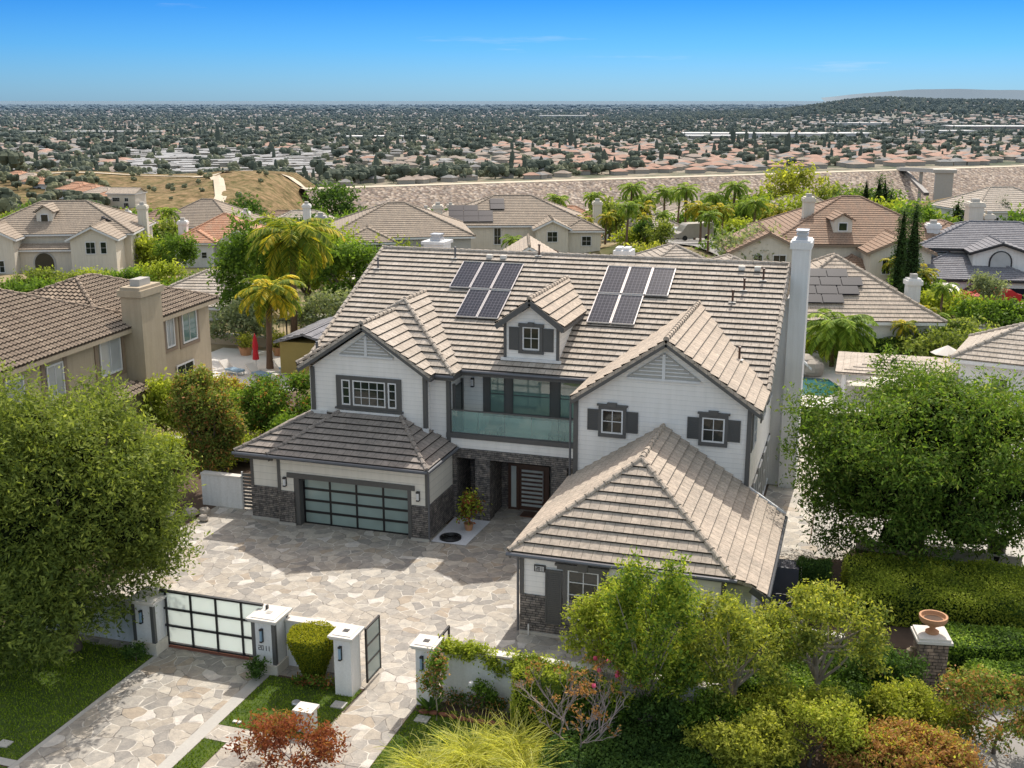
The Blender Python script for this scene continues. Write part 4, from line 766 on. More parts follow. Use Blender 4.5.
# urn pillar
t=thing('stone_pillar','brown stone roadside pillar with pale cap and a wall lantern','pillar',(2.72,33.95,0),R(10)); MB().box(-.42,.42,-.42,.42,0,1.5).build('shaft','ledger_tan',t); MB().box(-.52,.52,-.52,.52,1.5,1.58).box(-.47,.47,-.47,.47,1.58,1.66).build('cap','cap_stone',t)
m=MB(); m.box(-.6,-.42,-.04,.04,1.1,1.15).lathe([(.03,1.12),(.12,1.05),(.1,.8),(.03,.72),(0,.7)],(-.58,0,0),10); m.build('lantern','bronze_fixture',t)
t=thing('urn','wide terracotta bowl urn standing on the roadside stone pillar','urn',(2.72,33.95,1.66)); MB().lathe([(.2,0),(.2,.06),(.09,.12),(.09,.2),(.2,.26),(.36,.36),(.42,.46),(.42,.56),(.36,.56),(.33,.46),(.15,.36),(0,.34)],(0,0,0),24).build('bowl','terracotta',t); MB().lathe([(.0,.42),(.32,.44)],(0,0,0),16).build('soil','soil',t)
# ---- close vegetation
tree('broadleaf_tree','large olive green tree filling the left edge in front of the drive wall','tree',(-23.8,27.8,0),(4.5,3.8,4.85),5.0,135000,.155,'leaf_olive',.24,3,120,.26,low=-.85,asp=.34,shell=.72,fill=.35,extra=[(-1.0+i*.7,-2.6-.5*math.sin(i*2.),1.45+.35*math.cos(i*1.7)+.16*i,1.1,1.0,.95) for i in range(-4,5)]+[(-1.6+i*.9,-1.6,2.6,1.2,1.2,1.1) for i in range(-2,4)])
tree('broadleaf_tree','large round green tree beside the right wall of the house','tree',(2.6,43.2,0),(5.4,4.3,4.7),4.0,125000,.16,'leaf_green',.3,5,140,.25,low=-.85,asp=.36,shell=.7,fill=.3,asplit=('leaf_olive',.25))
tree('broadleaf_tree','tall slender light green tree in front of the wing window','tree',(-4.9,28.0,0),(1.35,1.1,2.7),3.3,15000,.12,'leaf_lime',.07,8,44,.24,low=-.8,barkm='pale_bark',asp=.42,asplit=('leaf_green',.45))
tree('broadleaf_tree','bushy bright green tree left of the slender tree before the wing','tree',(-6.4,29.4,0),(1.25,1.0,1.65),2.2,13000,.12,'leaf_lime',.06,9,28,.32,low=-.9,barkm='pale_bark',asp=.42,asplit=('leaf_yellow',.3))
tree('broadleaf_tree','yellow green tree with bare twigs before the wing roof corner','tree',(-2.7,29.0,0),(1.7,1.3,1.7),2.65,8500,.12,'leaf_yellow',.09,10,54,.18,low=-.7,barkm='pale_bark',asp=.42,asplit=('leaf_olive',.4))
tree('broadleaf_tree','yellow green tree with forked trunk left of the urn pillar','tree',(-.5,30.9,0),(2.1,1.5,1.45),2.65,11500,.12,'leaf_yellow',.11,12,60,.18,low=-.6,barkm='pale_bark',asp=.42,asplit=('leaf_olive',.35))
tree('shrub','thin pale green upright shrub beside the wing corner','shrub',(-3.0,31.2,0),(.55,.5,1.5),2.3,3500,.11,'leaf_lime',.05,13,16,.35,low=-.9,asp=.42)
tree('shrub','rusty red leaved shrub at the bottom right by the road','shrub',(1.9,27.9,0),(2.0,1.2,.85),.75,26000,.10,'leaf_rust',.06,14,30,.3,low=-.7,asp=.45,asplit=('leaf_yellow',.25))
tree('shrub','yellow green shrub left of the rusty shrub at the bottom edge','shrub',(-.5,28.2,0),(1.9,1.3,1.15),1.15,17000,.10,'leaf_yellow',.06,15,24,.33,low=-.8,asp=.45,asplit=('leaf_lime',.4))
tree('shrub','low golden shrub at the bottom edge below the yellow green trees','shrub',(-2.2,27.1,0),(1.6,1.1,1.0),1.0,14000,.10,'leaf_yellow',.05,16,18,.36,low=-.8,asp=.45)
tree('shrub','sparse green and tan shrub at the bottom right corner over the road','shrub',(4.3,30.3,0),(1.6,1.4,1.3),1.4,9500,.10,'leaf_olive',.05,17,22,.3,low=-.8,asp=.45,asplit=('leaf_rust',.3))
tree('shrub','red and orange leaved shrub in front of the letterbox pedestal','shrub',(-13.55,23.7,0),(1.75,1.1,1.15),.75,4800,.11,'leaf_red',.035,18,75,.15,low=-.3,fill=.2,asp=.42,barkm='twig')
hedge('hedge','clipped rounded hedge block on the ivy wall by the bare branched shrub',-8.75,-7.2,27.6,28.5,1.75,'leaf_lime',9000,.07,3)
hedge('hedge','dark green ground hedge beneath the foreground trees',-6.6,2.0,30.5,32.2,.9,'leaf_green',22000,.09,5)
hedge('hedge','bright leafy bank at the bottom under the slender trees',-7.2,-.8,24.6,28.0,.55,'leaf_dark',24000,.1,6)
hedge('hedge','bushy green hedge at the foot of the wing behind the slender trees',-7.2,-3.6,30.9,32.6,.9,'leaf_green',9000,.09,8)
t=hedge('hedge','broad flat topped hedge right of the side path, sunlit pale top',.2,9.5,37.9,41.6,1.15,'leaf_lime',42000,.085,7); t.rotation_euler.z=R(7)
t=hedge('hedge','middle clipped hedge behind the urn pillar',2.8,12,35.8,37.3,.95,'leaf_green',22000,.085,9); t.rotation_euler.z=R(16)
t=hedge('hedge','lower clipped hedge along the kerb right of the urn pillar',3.6,13,34.8,36.0,.75,'leaf_green',20000,.085,10); t.rotation_euler.z=R(24)
hedge('hedge','dark block shaped bush beside the side path',-1.5,-.45,38.7,39.7,1.35,'leaf_dark',7500,.07,11)
tree('shrub','bright round yellow green bush next to the dark block bush','shrub',(-1.1,36.9,0),(.75,.65,.55),.75,4200,.09,'leaf_lime',.05,19,14,.4,low=-.8)
# ivy on the wall, roses, fan plant, bare shrub
t=thing('ivy','ivy and climbing leaves trailing over the front wall','ivy',(-9,28.6,0)); B=[]; rr=random.Random(4)
for i in range(46): x=rr.uniform(-2.2,1.6); s=max(.0,(x+1.2)/2.8); B.append((x,rr.uniform(-.12,.12),1.66-rr.uniform(0,1)*s*1.5,.26,.12,.16))
v,uv=leaves(21,B,6500,.09); rawmesh('foliage',v,4,'leaf_lime',uv,t); m=MB(); m.tube([(1.2,-.1,0),(.9,-.15,.8),(0,-.1,1.6),(-2,-.05,1.7)],.02,5); m.build('stem','bark',t)
tree('rose_tree','young standard rose with thin stake in front of the right narrow pillar','rose',(-10.9,27.3,0),(.42,.4,.85),1.5,1500,.1,'leaf_green',.022,22,14,.36,low=-.9,asplit=('leaf_rust',.3),th=1.4,barkm='pale_bark')
t=tree('rose_bush','low rose bush with a white bloom against the front wall','rose',(-9.75,28.1,0),(.42,.3,.5),.6,800,.09,'leaf_green',.02,23,9,.4); MB().blob((-.3,-.2,1.0),(.08,.08,.08),1).build('bloom','white_paint',t)
t=thing('strap_plant','dark strappy leaved plant at the foot of the right narrow pillar','plant',(-11.25,27.7,0)); V=[];U=[]
for i in range(26):
    a=i*2.4; e=.5+.5*((i%7)/7); d=np.array([math.cos(a)*math.cos(e),math.sin(a)*math.cos(e),math.sin(e)]); s=np.cross(d,[0,0,1]); s/=np.linalg.norm(s); V.append([np.zeros(3),d*.3+s*.05,d*.62,d*.3-s*.05]); U.append((random.random(),.3))
rawmesh('foliage',np.array(V),4,'leaf_green',np.array(U),t); MB().lathe([(.06,0),(.03,.15),(0,.16)],(0,0,0),6).build('stem','bark',t)
for x,y,lab in ((-17.0,27.9,'small dark shrub at the foot of the numbered gate pillar'),(-21.3,27.7,'small shrub at the foot of the left gate pillar')):
    tree('shrub',lab,'shrub',(x,y,0),(.35,.3,.33),.35,1100,.08,'leaf_dark',.02,int(-x),9,.45,low=-.8)
t=tree('flower_bed','low red green flowers under the goblet topiary','flowers',(-15.0,27.95,0),(.95,.22,.2),.2,1400,.08,'leaf_red',.02,31,14,.3,low=-.5,asplit=('leaf_green',.6))
t=tree('flower_bed','low dark flowers along the foot of the front wall','flowers',(-10.0,28.2,0),(1.2,.25,.25),.22,1500,.08,'leaf_dark',.02,32,14,.3,low=-.5,asplit=('leaf_rust',.3))
m=MB()
for i in range(9): m.blob((-11.4+i*.3,27.55+.03*math.sin(i),.06),(.16,.09,.07),i,amp=.1,n=5,m=8)
tag(m.build('bed_edging','brick_red'),'curved row of red edging stones along the right lawn','edging')
def fan(label,x,y,n,ln,seed,mat):
    t=thing('fountain_grass',label,'grass plant',(x,y,0)); r=np.random.RandomState(seed); V=[];U=[]
    for i in range(n):
        a=r.uniform(0,6.28); e=r.uniform(.75,1.45); L1=ln*r.uniform(.7,1.1); p=np.array([r.normal(0,.22),r.normal(0,.22),0]); tone=r.uniform(0,1); wd=.016; prev=None; dr_=r.uniform(.12,.42)
        for k in range(7):
            d=np.array([math.cos(a)*math.cos(e),math.sin(a)*math.cos(e),math.sin(e)]); s=np.cross(d,[math.cos(a+.3),math.sin(a+.3),.3]); s/=np.linalg.norm(s)+1e-6; w=wd*(1-k/7.2)
            cur=(p+s*w,p-s*w)
            if prev is not None: V.append([prev[0],prev[1],cur[1],cur[0]]); U.append((tone,.2+.8*k/7))
            prev=cur; p=p+d*L1/6; e-=dr_
    rawmesh('foliage',np.array(V),4,mat,np.array(U),t); MB().lathe([(.22,0),(.12,.15),(0,.18)],(0,0,0),8).build('base_clump','bark',t)
fan('tall pale yellow fountain grass with arching blades at the bottom centre',-9.1,25.2,480,1.75,41,'leaf_fan'); fan('second clump of pale arching grass right of the tallest at the bottom edge',-8.1,26.0,430,1.6,42,'leaf_fan'); fan('lowest clump of pale arching grass cut by the bottom edge',-10.0,24.3,420,1.5,43,'leaf_fan'); fan('rightmost clump of pale arching grass beside the bare branched shrub',-7.5,25.0,380,1.5,44,'leaf_fan')
t=thing('bare_shrub','leggy pale branched shrub with few leaves and pink flowers beside the fountain grass','shrub',(-6.5,26.7,0)); m=MB(); rr=random.Random(9); ends=[]
def branch(p,d,l,rad,dep):
    e=p+d*l; m.tube([p,p.lerp(e,.5)+Vector((rr.uniform(-.05,.05),rr.uniform(-.05,.05),.02)),e],[rad,rad*.8,rad*.6],5)
    if dep==0: ends.append(e); return
    for k in range(3):
        q=(d+Vector((rr.uniform(-.8,.8),rr.uniform(-.8,.8),rr.uniform(-.15,.7)))).normalized(); branch(e,q,l*.72,rad*.6,dep-1)
for k in range(5): branch(Vector((0,0,0)),Vector((math.cos(k*1.26)*.6,math.sin(k*1.26)*.6,.8)).normalized(),.98,.038,4)
m.build('branch','twig',t); B=[(e.x,e.y,e.z,.1,.1,.08) for e in ends[::3]]; v,uv=leaves(44,B,900,.09); rawmesh('leaves',v,4,'leaf_rust',uv,t)
m=MB()
for e in ends[5:160:26]: m.blob(e,(.07,.07,.06),3,n=5,m=6)
m.build('flower','pink_flower',t)
# planting left of the garage
tree('broadleaf_tree','upright green and bronze tree between the two houses','tree',(-27.9,42.6,0),(1.75,1.6,2.5),3.5,30000,.13,'leaf_olive',.15,51,40,.3,low=-.85,asplit=('leaf_rust',.2))
tree('shrub','bright lime climbing shrub against the tan neighbour house','shrub',(-34.6,49.0,0),(1.5,1.2,1.6),1.7,6000,.2,'leaf_lime',.1,52,20,.35,low=-.9)
tree('shrub','dense dark green shrub next to the garage roof','shrub',(-28.2,50.6,0),(2.7,2.2,1.9),2.0,20000,.16,'leaf_green',.12,53,34,.3,low=-.9,asplit=('leaf_rust',.08))
tree('shrub','broad green shrub below the garage roof edge','shrub',(-26.3,48.3,0),(1.6,2.6,1.2),1.2,14000,.15,'leaf_green',.1,54,22,.33,low=-.9)
tree('shrub','low lime groundcover mound between the shrubs left of the house','shrub',(-29.8,46.6,0),(2.2,1.9,.9),.8,11000,.15,'leaf_lime',.1,55,20,.36,low=-.9)
tree('shrub','olive shrub at the corner of the tan neighbour house','shrub',(-34.9,55.0,0),(1.6,1.3,.95),.9,7000,.18,'leaf_yellow',.1,56,20,.35,low=-.9,asplit=('leaf_rust',.3))
tree('shrub','small green bush left of the slatted gate wall','shrub',(-28.8,39.8,0),(.9,.8,.7),.7,3000,.12,'leaf_green',.05,57,12,.4,low=-.9)
tree('shrub','row of leafy shrubs between the two houses below the terrace','shrub',(-32.2,53.0,0),(2.4,2.0,.9),.8,12000,.16,'leaf_green',.1,58,26,.33,low=-.9,asplit=('leaf_lime',.3))
tree('shrub','lime shrub by the block wall left of the garage','shrub',(-31.5,44.2,0),(1.8,1.4,1.0),1.0,8000,.14,'leaf_lime',.08,59,22,.35,low=-.9)
tree('shrub','leafy green shrub against the front wall behind the bare branched shrub','shrub',(-6.4,28.0,0),(1.1,.5,.9),.95,8000,.1,'leaf_green',.05,71,20,.35,low=-.9)
tree('shrub','dark green shrub under the slender light green tree','shrub',(-4.7,27.9,0),(1.0,.6,.8),.8,8000,.1,'leaf_dark',.05,72,20,.35,low=-.9)
tree('shrub','deep green shrub at the right end of the front wall','shrub',(-3.0,28.1,0),(1.2,.7,.9),.9,9000,.1,'leaf_green',.05,73,20,.35,low=-.9)
tree('shrub','dark undergrowth beside the urn pillar','shrub',(.9,32.6,0),(1.7,1.1,.9),.8,12000,.1,'leaf_dark',.05,74,24,.33,low=-.9)
tree('shrub','green shrub between the urn pillar and the yellow green tree','shrub',(-1.6,33.0,0),(1.3,1.0,.8),.8,9000,.1,'leaf_green',.05,75,20,.35,low=-.9)
tree('shrub','yellow green shrub between the rusty shrub and the urn pillar','shrub',(2.3,30.6,0),(1.7,1.1,.75),.7,14000,.1,'leaf_yellow',.05,76,24,.3,low=-.8,asplit=('leaf_lime',.3))
# ================================================================ NEIGHBOURHOOD
def hiproof(m,x0,x1,y0,y1,z,pt,kind,course,barrel,ov=.45):
    x0-=ov;x1+=ov;y0-=ov;y1+=ov; w,d=x1-x0,y1-y0; cx,cy=(x0+x1)/2,(y0+y1)/2; T=lambda *p: tiled(m,list(p),course,.05,barrel=barrel)
    rid=[]
    if kind=='hip':
        if w>=d:
            h=z+pt*d/2; a,b=(x0+d/2,cy,h),(x1-d/2,cy,h)
            T((x0,y0,z),(x1,y0,z),b,a); T((x1,y1,z),(x0,y1,z),a,b); T((x1,y0,z),(x1,y1,z),b); T((x0,y1,z),(x0,y0,z),a)
        else:
            h=z+pt*w/2; a,b=(cx,y0+w/2,h),(cx,y1-w/2,h)
            T((x0,y0,z),(x1,y0,z),a); T((x1,y1,z),(x0,y1,z),b); T((x1,y0,z),(x1,y1,z),b,a); T((x0,y1,z),(x0,y0,z),a,b)
        rid=[((x0,y0,z),a),((x1,y0,z),a if w<d else b),((x0,y1,z),b if w<d else a),((x1,y1,z),b),(a,b)]
    elif kind=='gy':   # ridge along y, gable faces front
        h=z+pt*w/2; T((x0,y0,z),(cx,y0,h),(cx,y1,h),(x0,y1,z)); T((x1,y0,z),(x1,y1,z),(cx,y1,h),(cx,y0,h)); rid=[((cx,y0,h),(cx,y1,h))]
    elif kind=='gx':
        h=z+pt*d/2; T((x0,y0,z),(x1,y0,z),(x1,cy,h),(x0,cy,h)); T((x1,y1,z),(x0,y1,z),(x0,cy,h),(x1,cy,h)); rid=[((x0,cy,h),(x1,cy,h))]
    elif kind=='hf':   # hip in front, ridge runs back
        h=z+pt*w/2; a=(cx,y0+w/2,h); T((x0,y0,z),(x1,y0,z),a); T((x0,y0,z),a,(cx,y1,h),(x0,y1,z)); T((x1,y0,z),(x1,y1,z),(cx,y1,h),a); rid=[((x0,y0,z),a),((x1,y0,z),a),(a,(cx,y1,h))]
    return rid,h
def nhouse(label,px,d,z0,rot,wallm,roofm,blocks,wins=(),chim=(),solar=(),dorm=(),trimm='white_paint',course=.45,barrel=0,name='neighbour_house',group=None,loc=None,rz=None):
    # px is only used to turn a bearing from the court into a lateral offset
    if loc is None: lat=(px-512)/1165*d; loc=LD(lat,d,z0)
    t=thing(name,label,'house',loc,HD+R(rot) if rz is None else rz,group); w=MB(); 
    for i,(x0,x1,y0,y1,h,k,pt,*_) in enumerate(blocks):
        w.box(x0,x1,y0,y1,-1.5,h)
        cx=(x0+x1)/2; q=.12
        if k=='gy': w.wallpoly([(x0,y0,h),(x1,y0,h),(cx,y0,h+pt*(x1-x0)/2)],(0,.2,0))
        if k=='gx':
            cy=(y0+y1)/2
            for xx,dd in ((x0,.2),(x1,-.2)): w.wallpoly([(xx,y0,h),(xx,y1,h),(xx,cy,h+pt*(y1-y0)/2)],(dd,0,0))
    wo=w.build('wall',wallm,t); m=MB(); c=MB(); f=MB()
    for (x0,x1,y0,y1,h,k,pt,*_) in blocks:
        rid,_h=hiproof(m,x0,x1,y0,y1,h,pt,k,course,barrel)
        for a,b in rid: caps(c,a,b,.13,.6)
        o=.45
        for a,b in (((x0-o,y0-o,h),(x1+o,y0-o,h)),((x1+o,y0-o,h),(x1+o,y1+o,h)),((x0-o,y1+o,h),(x0-o,y0-o,h))):
            if k=='gy' and a[1]==b[1]: cx=(x0+x1)/2; hh=h+pt*((x1-x0)/2+o); fascia(f,a,(cx,a[1],hh),.22,.07); fascia(f,b,(cx,a[1],hh),.22,.07)
            else: fascia(f,a,b,.2,.07)
    r=m.build('roof',roofm,t); c.build('ridge_tile',roofm,r); f.build('fascia',trimm,r)
    for (face,a,z,ww,hh,y,*rest) in wins:
        g=rest[0] if rest else 'pane_dark'; nx=max(1,round(ww/.6)); fr=rest[1] if len(rest)>1 else 'white_paint'
        if face=='A':    # arched opening
            m=MB(); P=[(a-ww/2,z),(a+ww/2,z)]+[(a+ww/2*math.cos(math.pi*i/10),z+hh-ww/2+ww/2*math.sin(math.pi*i/10)) for i in range(11)]
            m.wallpoly([(x,y-.10,q) for x,q in P],(0,.1,0)); wf=m.build('window',fr,t); m=MB(); s=.86; m.face([(a+(x-a)*s,y-.115,z+.06+(q-z)*.92) for x,q in P]); m.build('pane',g,wf)
        elif face=='G':
            m=MB(); m.box(a-ww/2,a+ww/2,y-.06,y-.003,z,z+hh); gd_=m.build('garage_door',g,t); m=MB(); m.box(a-ww/2-.12,a-ww/2,y-.08,y,z,z+hh).box(a+ww/2,a+ww/2+.12,y-.08,y,z,z+hh).box(a-ww/2-.12,a+ww/2+.12,y-.08,y,z+hh,z+hh+.15)
            for i in range(1,4): m.box(a-ww/2,a+ww/2,y-.07,y-.06,z+hh*i/4-.015,z+hh*i/4+.015)
            m.build('door_frame',fr,gd_)
        elif face=='y': window(a-ww/2,a+ww/2,z,z+hh,y-.03,nx,2,g,fr,.09,'y',t)
        elif face=='x': window(a-ww/2,a+ww/2,z,z+hh,y+.03,nx if rz is None else 2,2 if rz is None else 1,g,fr,.09,'x',t)
    for (x,y,top,sx,sy) in chim:
        m=MB(); m.box(x-sx/2,x+sx/2,y-sy/2,y+sy/2,0,top).box(x-sx/2-.12,x+sx/2+.12,y-sy/2-.12,y+sy/2+.12,top-.5,top-.15); cc=m.build('chimney',wallm if wallm!='stucco_tan' else 'stucco_tan',t); MB().box(x-sx/4,x+sx/4,y-sy/4,y+sy/4,top,top+.35).build('chimney_cap','concrete',cc)
    for (x,y,z,ww,hh,pt,L_) in dorm:
        m=MB(); m.box(x-ww/2,x+ww/2,y,y+L_,z,z+hh).wallpoly([(x-ww/2,y,z+hh),(x+ww/2,y,z+hh),(x,y,z+hh+pt*ww/2)],(0,.2,0)); dd=m.build('dormer',wallm,t); m=MB(); rid,_h=hiproof(m,x-ww/2,x+ww/2,y,y+L_,z+hh,pt,'gy',.4,0,.3); m.build('dormer_roof',roofm,dd)
        m=MB(); m.box(x-.5,x+.5,y-.05,y,z+.35,z+hh-.2); wf=m.build('window','white_paint',dd); m=MB(); m.face([(x-.4,y-.06,z+.45),(x+.4,y-.06,z+.45),(x+.4,y-.06,z+hh-.3),(x-.4,y-.06,z+hh-.3)]); m.build('pane','pane_dark',wf)
    for (o,u,v,nu,nv,skip,su,sv) in solar:
        o=Vector(o);u=Vector(u).normalized();v=Vector(v).normalized();n=u.cross(v); 
        for i in range(nu):
            for j in range(nv):
                if (i,j) in skip: continue
                a=o+u*(i*su)+v*(j*sv)+n*.18; m=MB(); e=.04; m.face([a+u*e+v*e,a+u*(su-e)+v*e,a+u*(su-e)+v*(sv-e),a+u*e+v*(sv-e)]); m.face([q-n*.06 for q in (a+v*sv,a+u*su+v*sv,a+u*su,a)]); m.build('solar_panel','solar_black',t)
    return t
# tan neighbour close on the left
LT=(-37.2,50.3,0)
t=nhouse('tan stucco neighbour house with barrel tile roof and tall chimney at the left edge',0,0,0,0,'stucco_tan','tile_spanish',
 [(-13,0,-24,1.2,5.75,'hip',.42),(-9.5,-.1,-2,8.8,5.7,'hip',.38)],
 [('x',-2.1,3.6,1.9,1.9,0.0,'pane_pale'),('x',4.1,3.7,.9,1.9,-.1,'pane_pale'),('x',6.3,3.6,1.7,2.1,-.1,'pane_teal'),('x',-6.8,3.5,1.3,1.7,0,'pane_pale'),('x',-9.8,3.5,1.3,1.7,0,'pane_pale'),('x',-3.0,.6,2.0,1.7,0,'pane_pale'),('x',5.5,.6,2.0,1.9,-.1)],
 [(.55,.4,7.9,1.15,2.1)],trimm='stucco_tan',course=.36,barrel=.075,loc=LT,rz=R(4.4))
for a in (-2.1,4.1,6.3,-6.8):
    b={-2.1:1.2,4.1:.6,6.3:1.0,-6.8:.85}[a]; z0={-2.1:3.35,4.1:3.45,6.3:3.35,-6.8:3.25}[a]; x=0 if a<2 else -.1; m=MB(); m.box(x-.0,x+.055,a-b-.15,a-b+.1,z0,5.7).box(x,x+.055,a+b-.1,a+b+.15,z0,5.7).box(x,x+.055,a-b+.1,a+b-.1,z0,z0+.2).box(x,x+.04,a-b+.1,a+b-.1,5.55,5.7); m.build('window_surround','tan_trim',t)
m=MB(); rid,_=hiproof(m,.05,1.3,-3.4,-.9,2.6,.5,'hip',.36,.075,.3); m.build('bay_roof','tile_spanish',t); MB().box(.02,1.2,-3.3,-1,-.2,2.6).build('bay','stucco_tan',t)
# shed, umbrella and patio behind the left neighbour
sheet('patio',[(-44,55),(-33.2,55),(-33.2,70),(-44,70)],.012,'cap_stone')
t=thing('garden_shed','small shed with grey roof and yellow board walls behind the garage wing','shed',(-36.6,64.5,0),R(3)); MB().box(-1.9,1.6,-3.2,4,0,2.1).build('wall','yellow_boards',t); m=MB(); hiproof(m,-1.9,1.6,-3.2,4,2.1,.3,'gy',.5,0,.3); m.build('roof','tile_slate',t)
t.location=(-33.9,66.6,.25)
t=thing('patio_umbrella','closed red patio umbrella on the left neighbour\'s terrace','umbrella',(-38.0,64.3,0)); MB().tube([(0,0,0),(0,0,2.5)],.03).build('pole','white_paint',t); MB().lathe([(.03,.75),(.22,.8),(.16,1.4),(.2,1.7),(.12,2.2),(.0,2.6)],(0,0,0),12).build('canopy','red_cloth',t); MB().lathe([(.3,0),(.3,.08),(0,.1)],(0,0,0),12).build('base','concrete',t)
def lounger(label,x,y,rz,cm='blue_paint'):
    t=thing('sun_lounger',label,'sun lounger',(x,y,0),rz); MB().box(-.33,.33,-1,.3,.25,.36).build('seat',cm,t); MB().wallpoly([(-.33,.3,.26),(-.33,.9,.75),(-.33,.85,.82),(-.33,.28,.36)],(.66,0,0)).build('backrest','white_fabric',t)
    for a in (-.28,.28):
        for b in (-.9,.25): MB().box(a-.03,a+.03,b-.03,b+.03,0,.25).build('leg','white_paint',t)
for x,y,lab in ((-39.2,63.2,'blue padded lounger left of the red umbrella'),(-37.0,62.8,'blue padded lounger just in front of the red umbrella'),(-36.0,64.6,'blue padded lounger between the red umbrella and the shed')): lounger(lab,x,y,1.2)
for x,y,lab in ((-41.2,68.4,'terracotta planter with shrub at the left of the terrace'),(-38.9,69.0,'terracotta planter with shrub behind the red umbrella'),(-37.3,69.4,'terracotta planter beside the palm on the terrace')):
    t=tree('planter',lab,'planter',(x,y,0),(.6,.6,.5),1.0,500,.2,'leaf_yellow',.04,int(-x),7,.5); MB().lathe([(.35,0),(.5,.6),(.55,.62),(.4,.62)],(0,0,0),14).build('pot','terracotta',t)
t=thing('garden_table','small white parasol table beneath the palms behind the terrace','table',(-38.6,74.2,0)); MB().lathe([(.9,1.9),(0,2.15)],(0,0,0),12).build('canopy','white_fabric',t); MB().tube([(0,0,0),(0,0,2)],.04).build('pole','brown_wood',t)
def ironfence(label,a,b,h=1.5,z=0):
    a,b=Vector(a),Vector(b); t=thing('iron_fence',label,'fence',(*((a+b)/2).xy,z)); o=-(a+b)/2; o.z=0; n=int((b-a).length/.25); m=MB(); q=MB()
    for i in range(n+1): p=a+(b-a)*i/n; m.box(p.x-.012,p.x+.012,p.y-.012,p.y+.012,0,h)
    for zz in (.15,h-.12): q.beam((a.x,a.y,zz),(b.x,b.y,zz),.04,.05)
    m.build('pickets','black_metal',t,tuple(o)); q.build('rail','black_metal',t,tuple(o))
    for i in range(0,n+1,8): p=a+(b-a)*i/n; MB().box(p.x-.04,p.x+.04,p.y-.04,p.y+.04,0,h+.1).build('post','black_metal',t,tuple(o))
ironfence('black iron fence behind the left terrace',(-46.5,71.5,0),(-34,78,0)); ironfence('black iron fence behind the pool hedge',(-5,85,0),(12,81.5,0))
wall('garden_wall','low tan wall below the iron fence behind the left terrace',-46,-36.5,71,71.3,.8,'stucco_tan')
# back garden right of the house
m=MB(); m.prism([(-11,68.6),(-1.6,68.8),(-.9,71),(-1.8,73.2),(-11,74)],.016,.03); tag(m.build('pool_water','water'),kind='structure')
t=thing('rock_slide','pale artificial rock water slide beside the pool','pool slide',(-3.6,74.4,0)); m=MB()
for i,(x,y,z,s) in enumerate(((0,0,.6,1.0),(.7,-.4,.5,.8),(-.6,.3,1.0,.9),(-.9,.5,1.6,.7),(.9,.4,.4,.6),(-.2,-.5,.35,.8))): m.blob((x,y,z),(s,s*.9,s*.75),i,amp=.12)
m.build('rock','boulder',t); MB().wallpoly([(-1.2,-.3,2.1),(-.2,-.7,1.2),(.7,-1.1,.5),(.7,-1.1,.65),(-.2,-.7,1.36),(-1.2,-.3,2.25)],(.25,.7,0)).build('slide','white_paint',t)
hedge('hedge','trimmed hedge along the iron fence behind the pool',-5,11,80.2,82,1.4,'leaf_green',14000,.16,61)
tree('shrub','rounded lime bush at the end of the pool hedge','shrub',(-3.4,78.6,0),(1.6,1.2,.9),1.1,2600,.18,'leaf_lime',.1,62,12,.4,low=-.8)
hedge('hedge','dull green hedge in front of the house with roof panels',-6,8,86.5,88.5,1.9,'leaf_olive',11000,.2,63,z0=-.2)
t=thing('garden_pavilion','low open pavilion with pale gravel roof beyond the big right tree','pavilion',(2.2,70.5,0)); m=MB(); hiproof(m,-3.2,3.2,-2.6,2.6,1.8,.16,'hip',.5,0,.3); m.build('roof','tile_beige',t)
for a in (-3,3):
    for b in (-2.4,2.4): MB().box(a-.12,a+.12,b-.12,b+.12,0,1.8).build('post','white_paint',t)
t=thing('patio_umbrella','open white garden umbrella right of the pavilion','umbrella',(5.2,74,0)); MB().tube([(0,0,0),(0,0,2.3)],.03).build('pole','black_metal',t); MB().lathe([(1.0,2.05),(.95,2.08),(0,2.55)],(0,0,0),8).build('canopy','white_fabric',t)
# ---- the named houses behind
nhouse('grey brown hip roofed house with central dormer and arched porch behind the left neighbour',36,136,-3,6,'stucco_cream','tile_greybrown',
 [(-9.5,9,2,15,4.6,'hip',.48),(-9,-3.8,-1.5,6,4.4,'gy',.5),(3,8.2,-2.5,6,4.4,'gy',.5)  ,(-3.8,3,.5,2,2.9,'gx',.4)],
 [('y',-6.9,2.6,2,1.4,-1.5,'pane_pale'),('y',5.3,2.6,1.2,1.5,-2.5),('y',6.8,2.6,.8,1.5,-2.5),('A',-1,.2,2.6,2.4,.5,'pane_dark','stucco_grey'),('y',-6.5,.4,3,1.5,-1.5)],[(9.2,9,7.4,1.1,1.3)],[((6.6,4.0,5.6),(-.1,1,0),(-.85,-.1,.4),3,1,(),1.9,1.6)],[(-1.6,4.2,5.4,1.9,1.6,.7,4)])
nhouse('white house with red tiled roof, arched dormer and small balcony',207,150,-6,4,'stucco_white','tile_red',
 [(-5.5,6,1,12,5.2,'hip',.5),(-5.2,-.2,-1.2,6,5.2,'hf',.45),(1.2,4.8,-.6,6,5.6,'gy',.55)],
 [('y',-4.0,3.1,.8,.9,-1.2),('y',-2.7,3.1,.8,.9,-1.2),('y',-1.4,3.1,.8,.9,-1.2),('A',3,4.2,1.9,1.3,-.6,'pane_pale'),('y',2.4,2.3,1,1.7,-.6),('y',3.6,2.3,1,1.7,-.6),('y',3,-.4,2,1.8,-.6)],[(-5.0,4,7.6,1.1,1.3),(2.4,10.5,8.2,1,1.2),(10.8,12,9,1,1.4)])
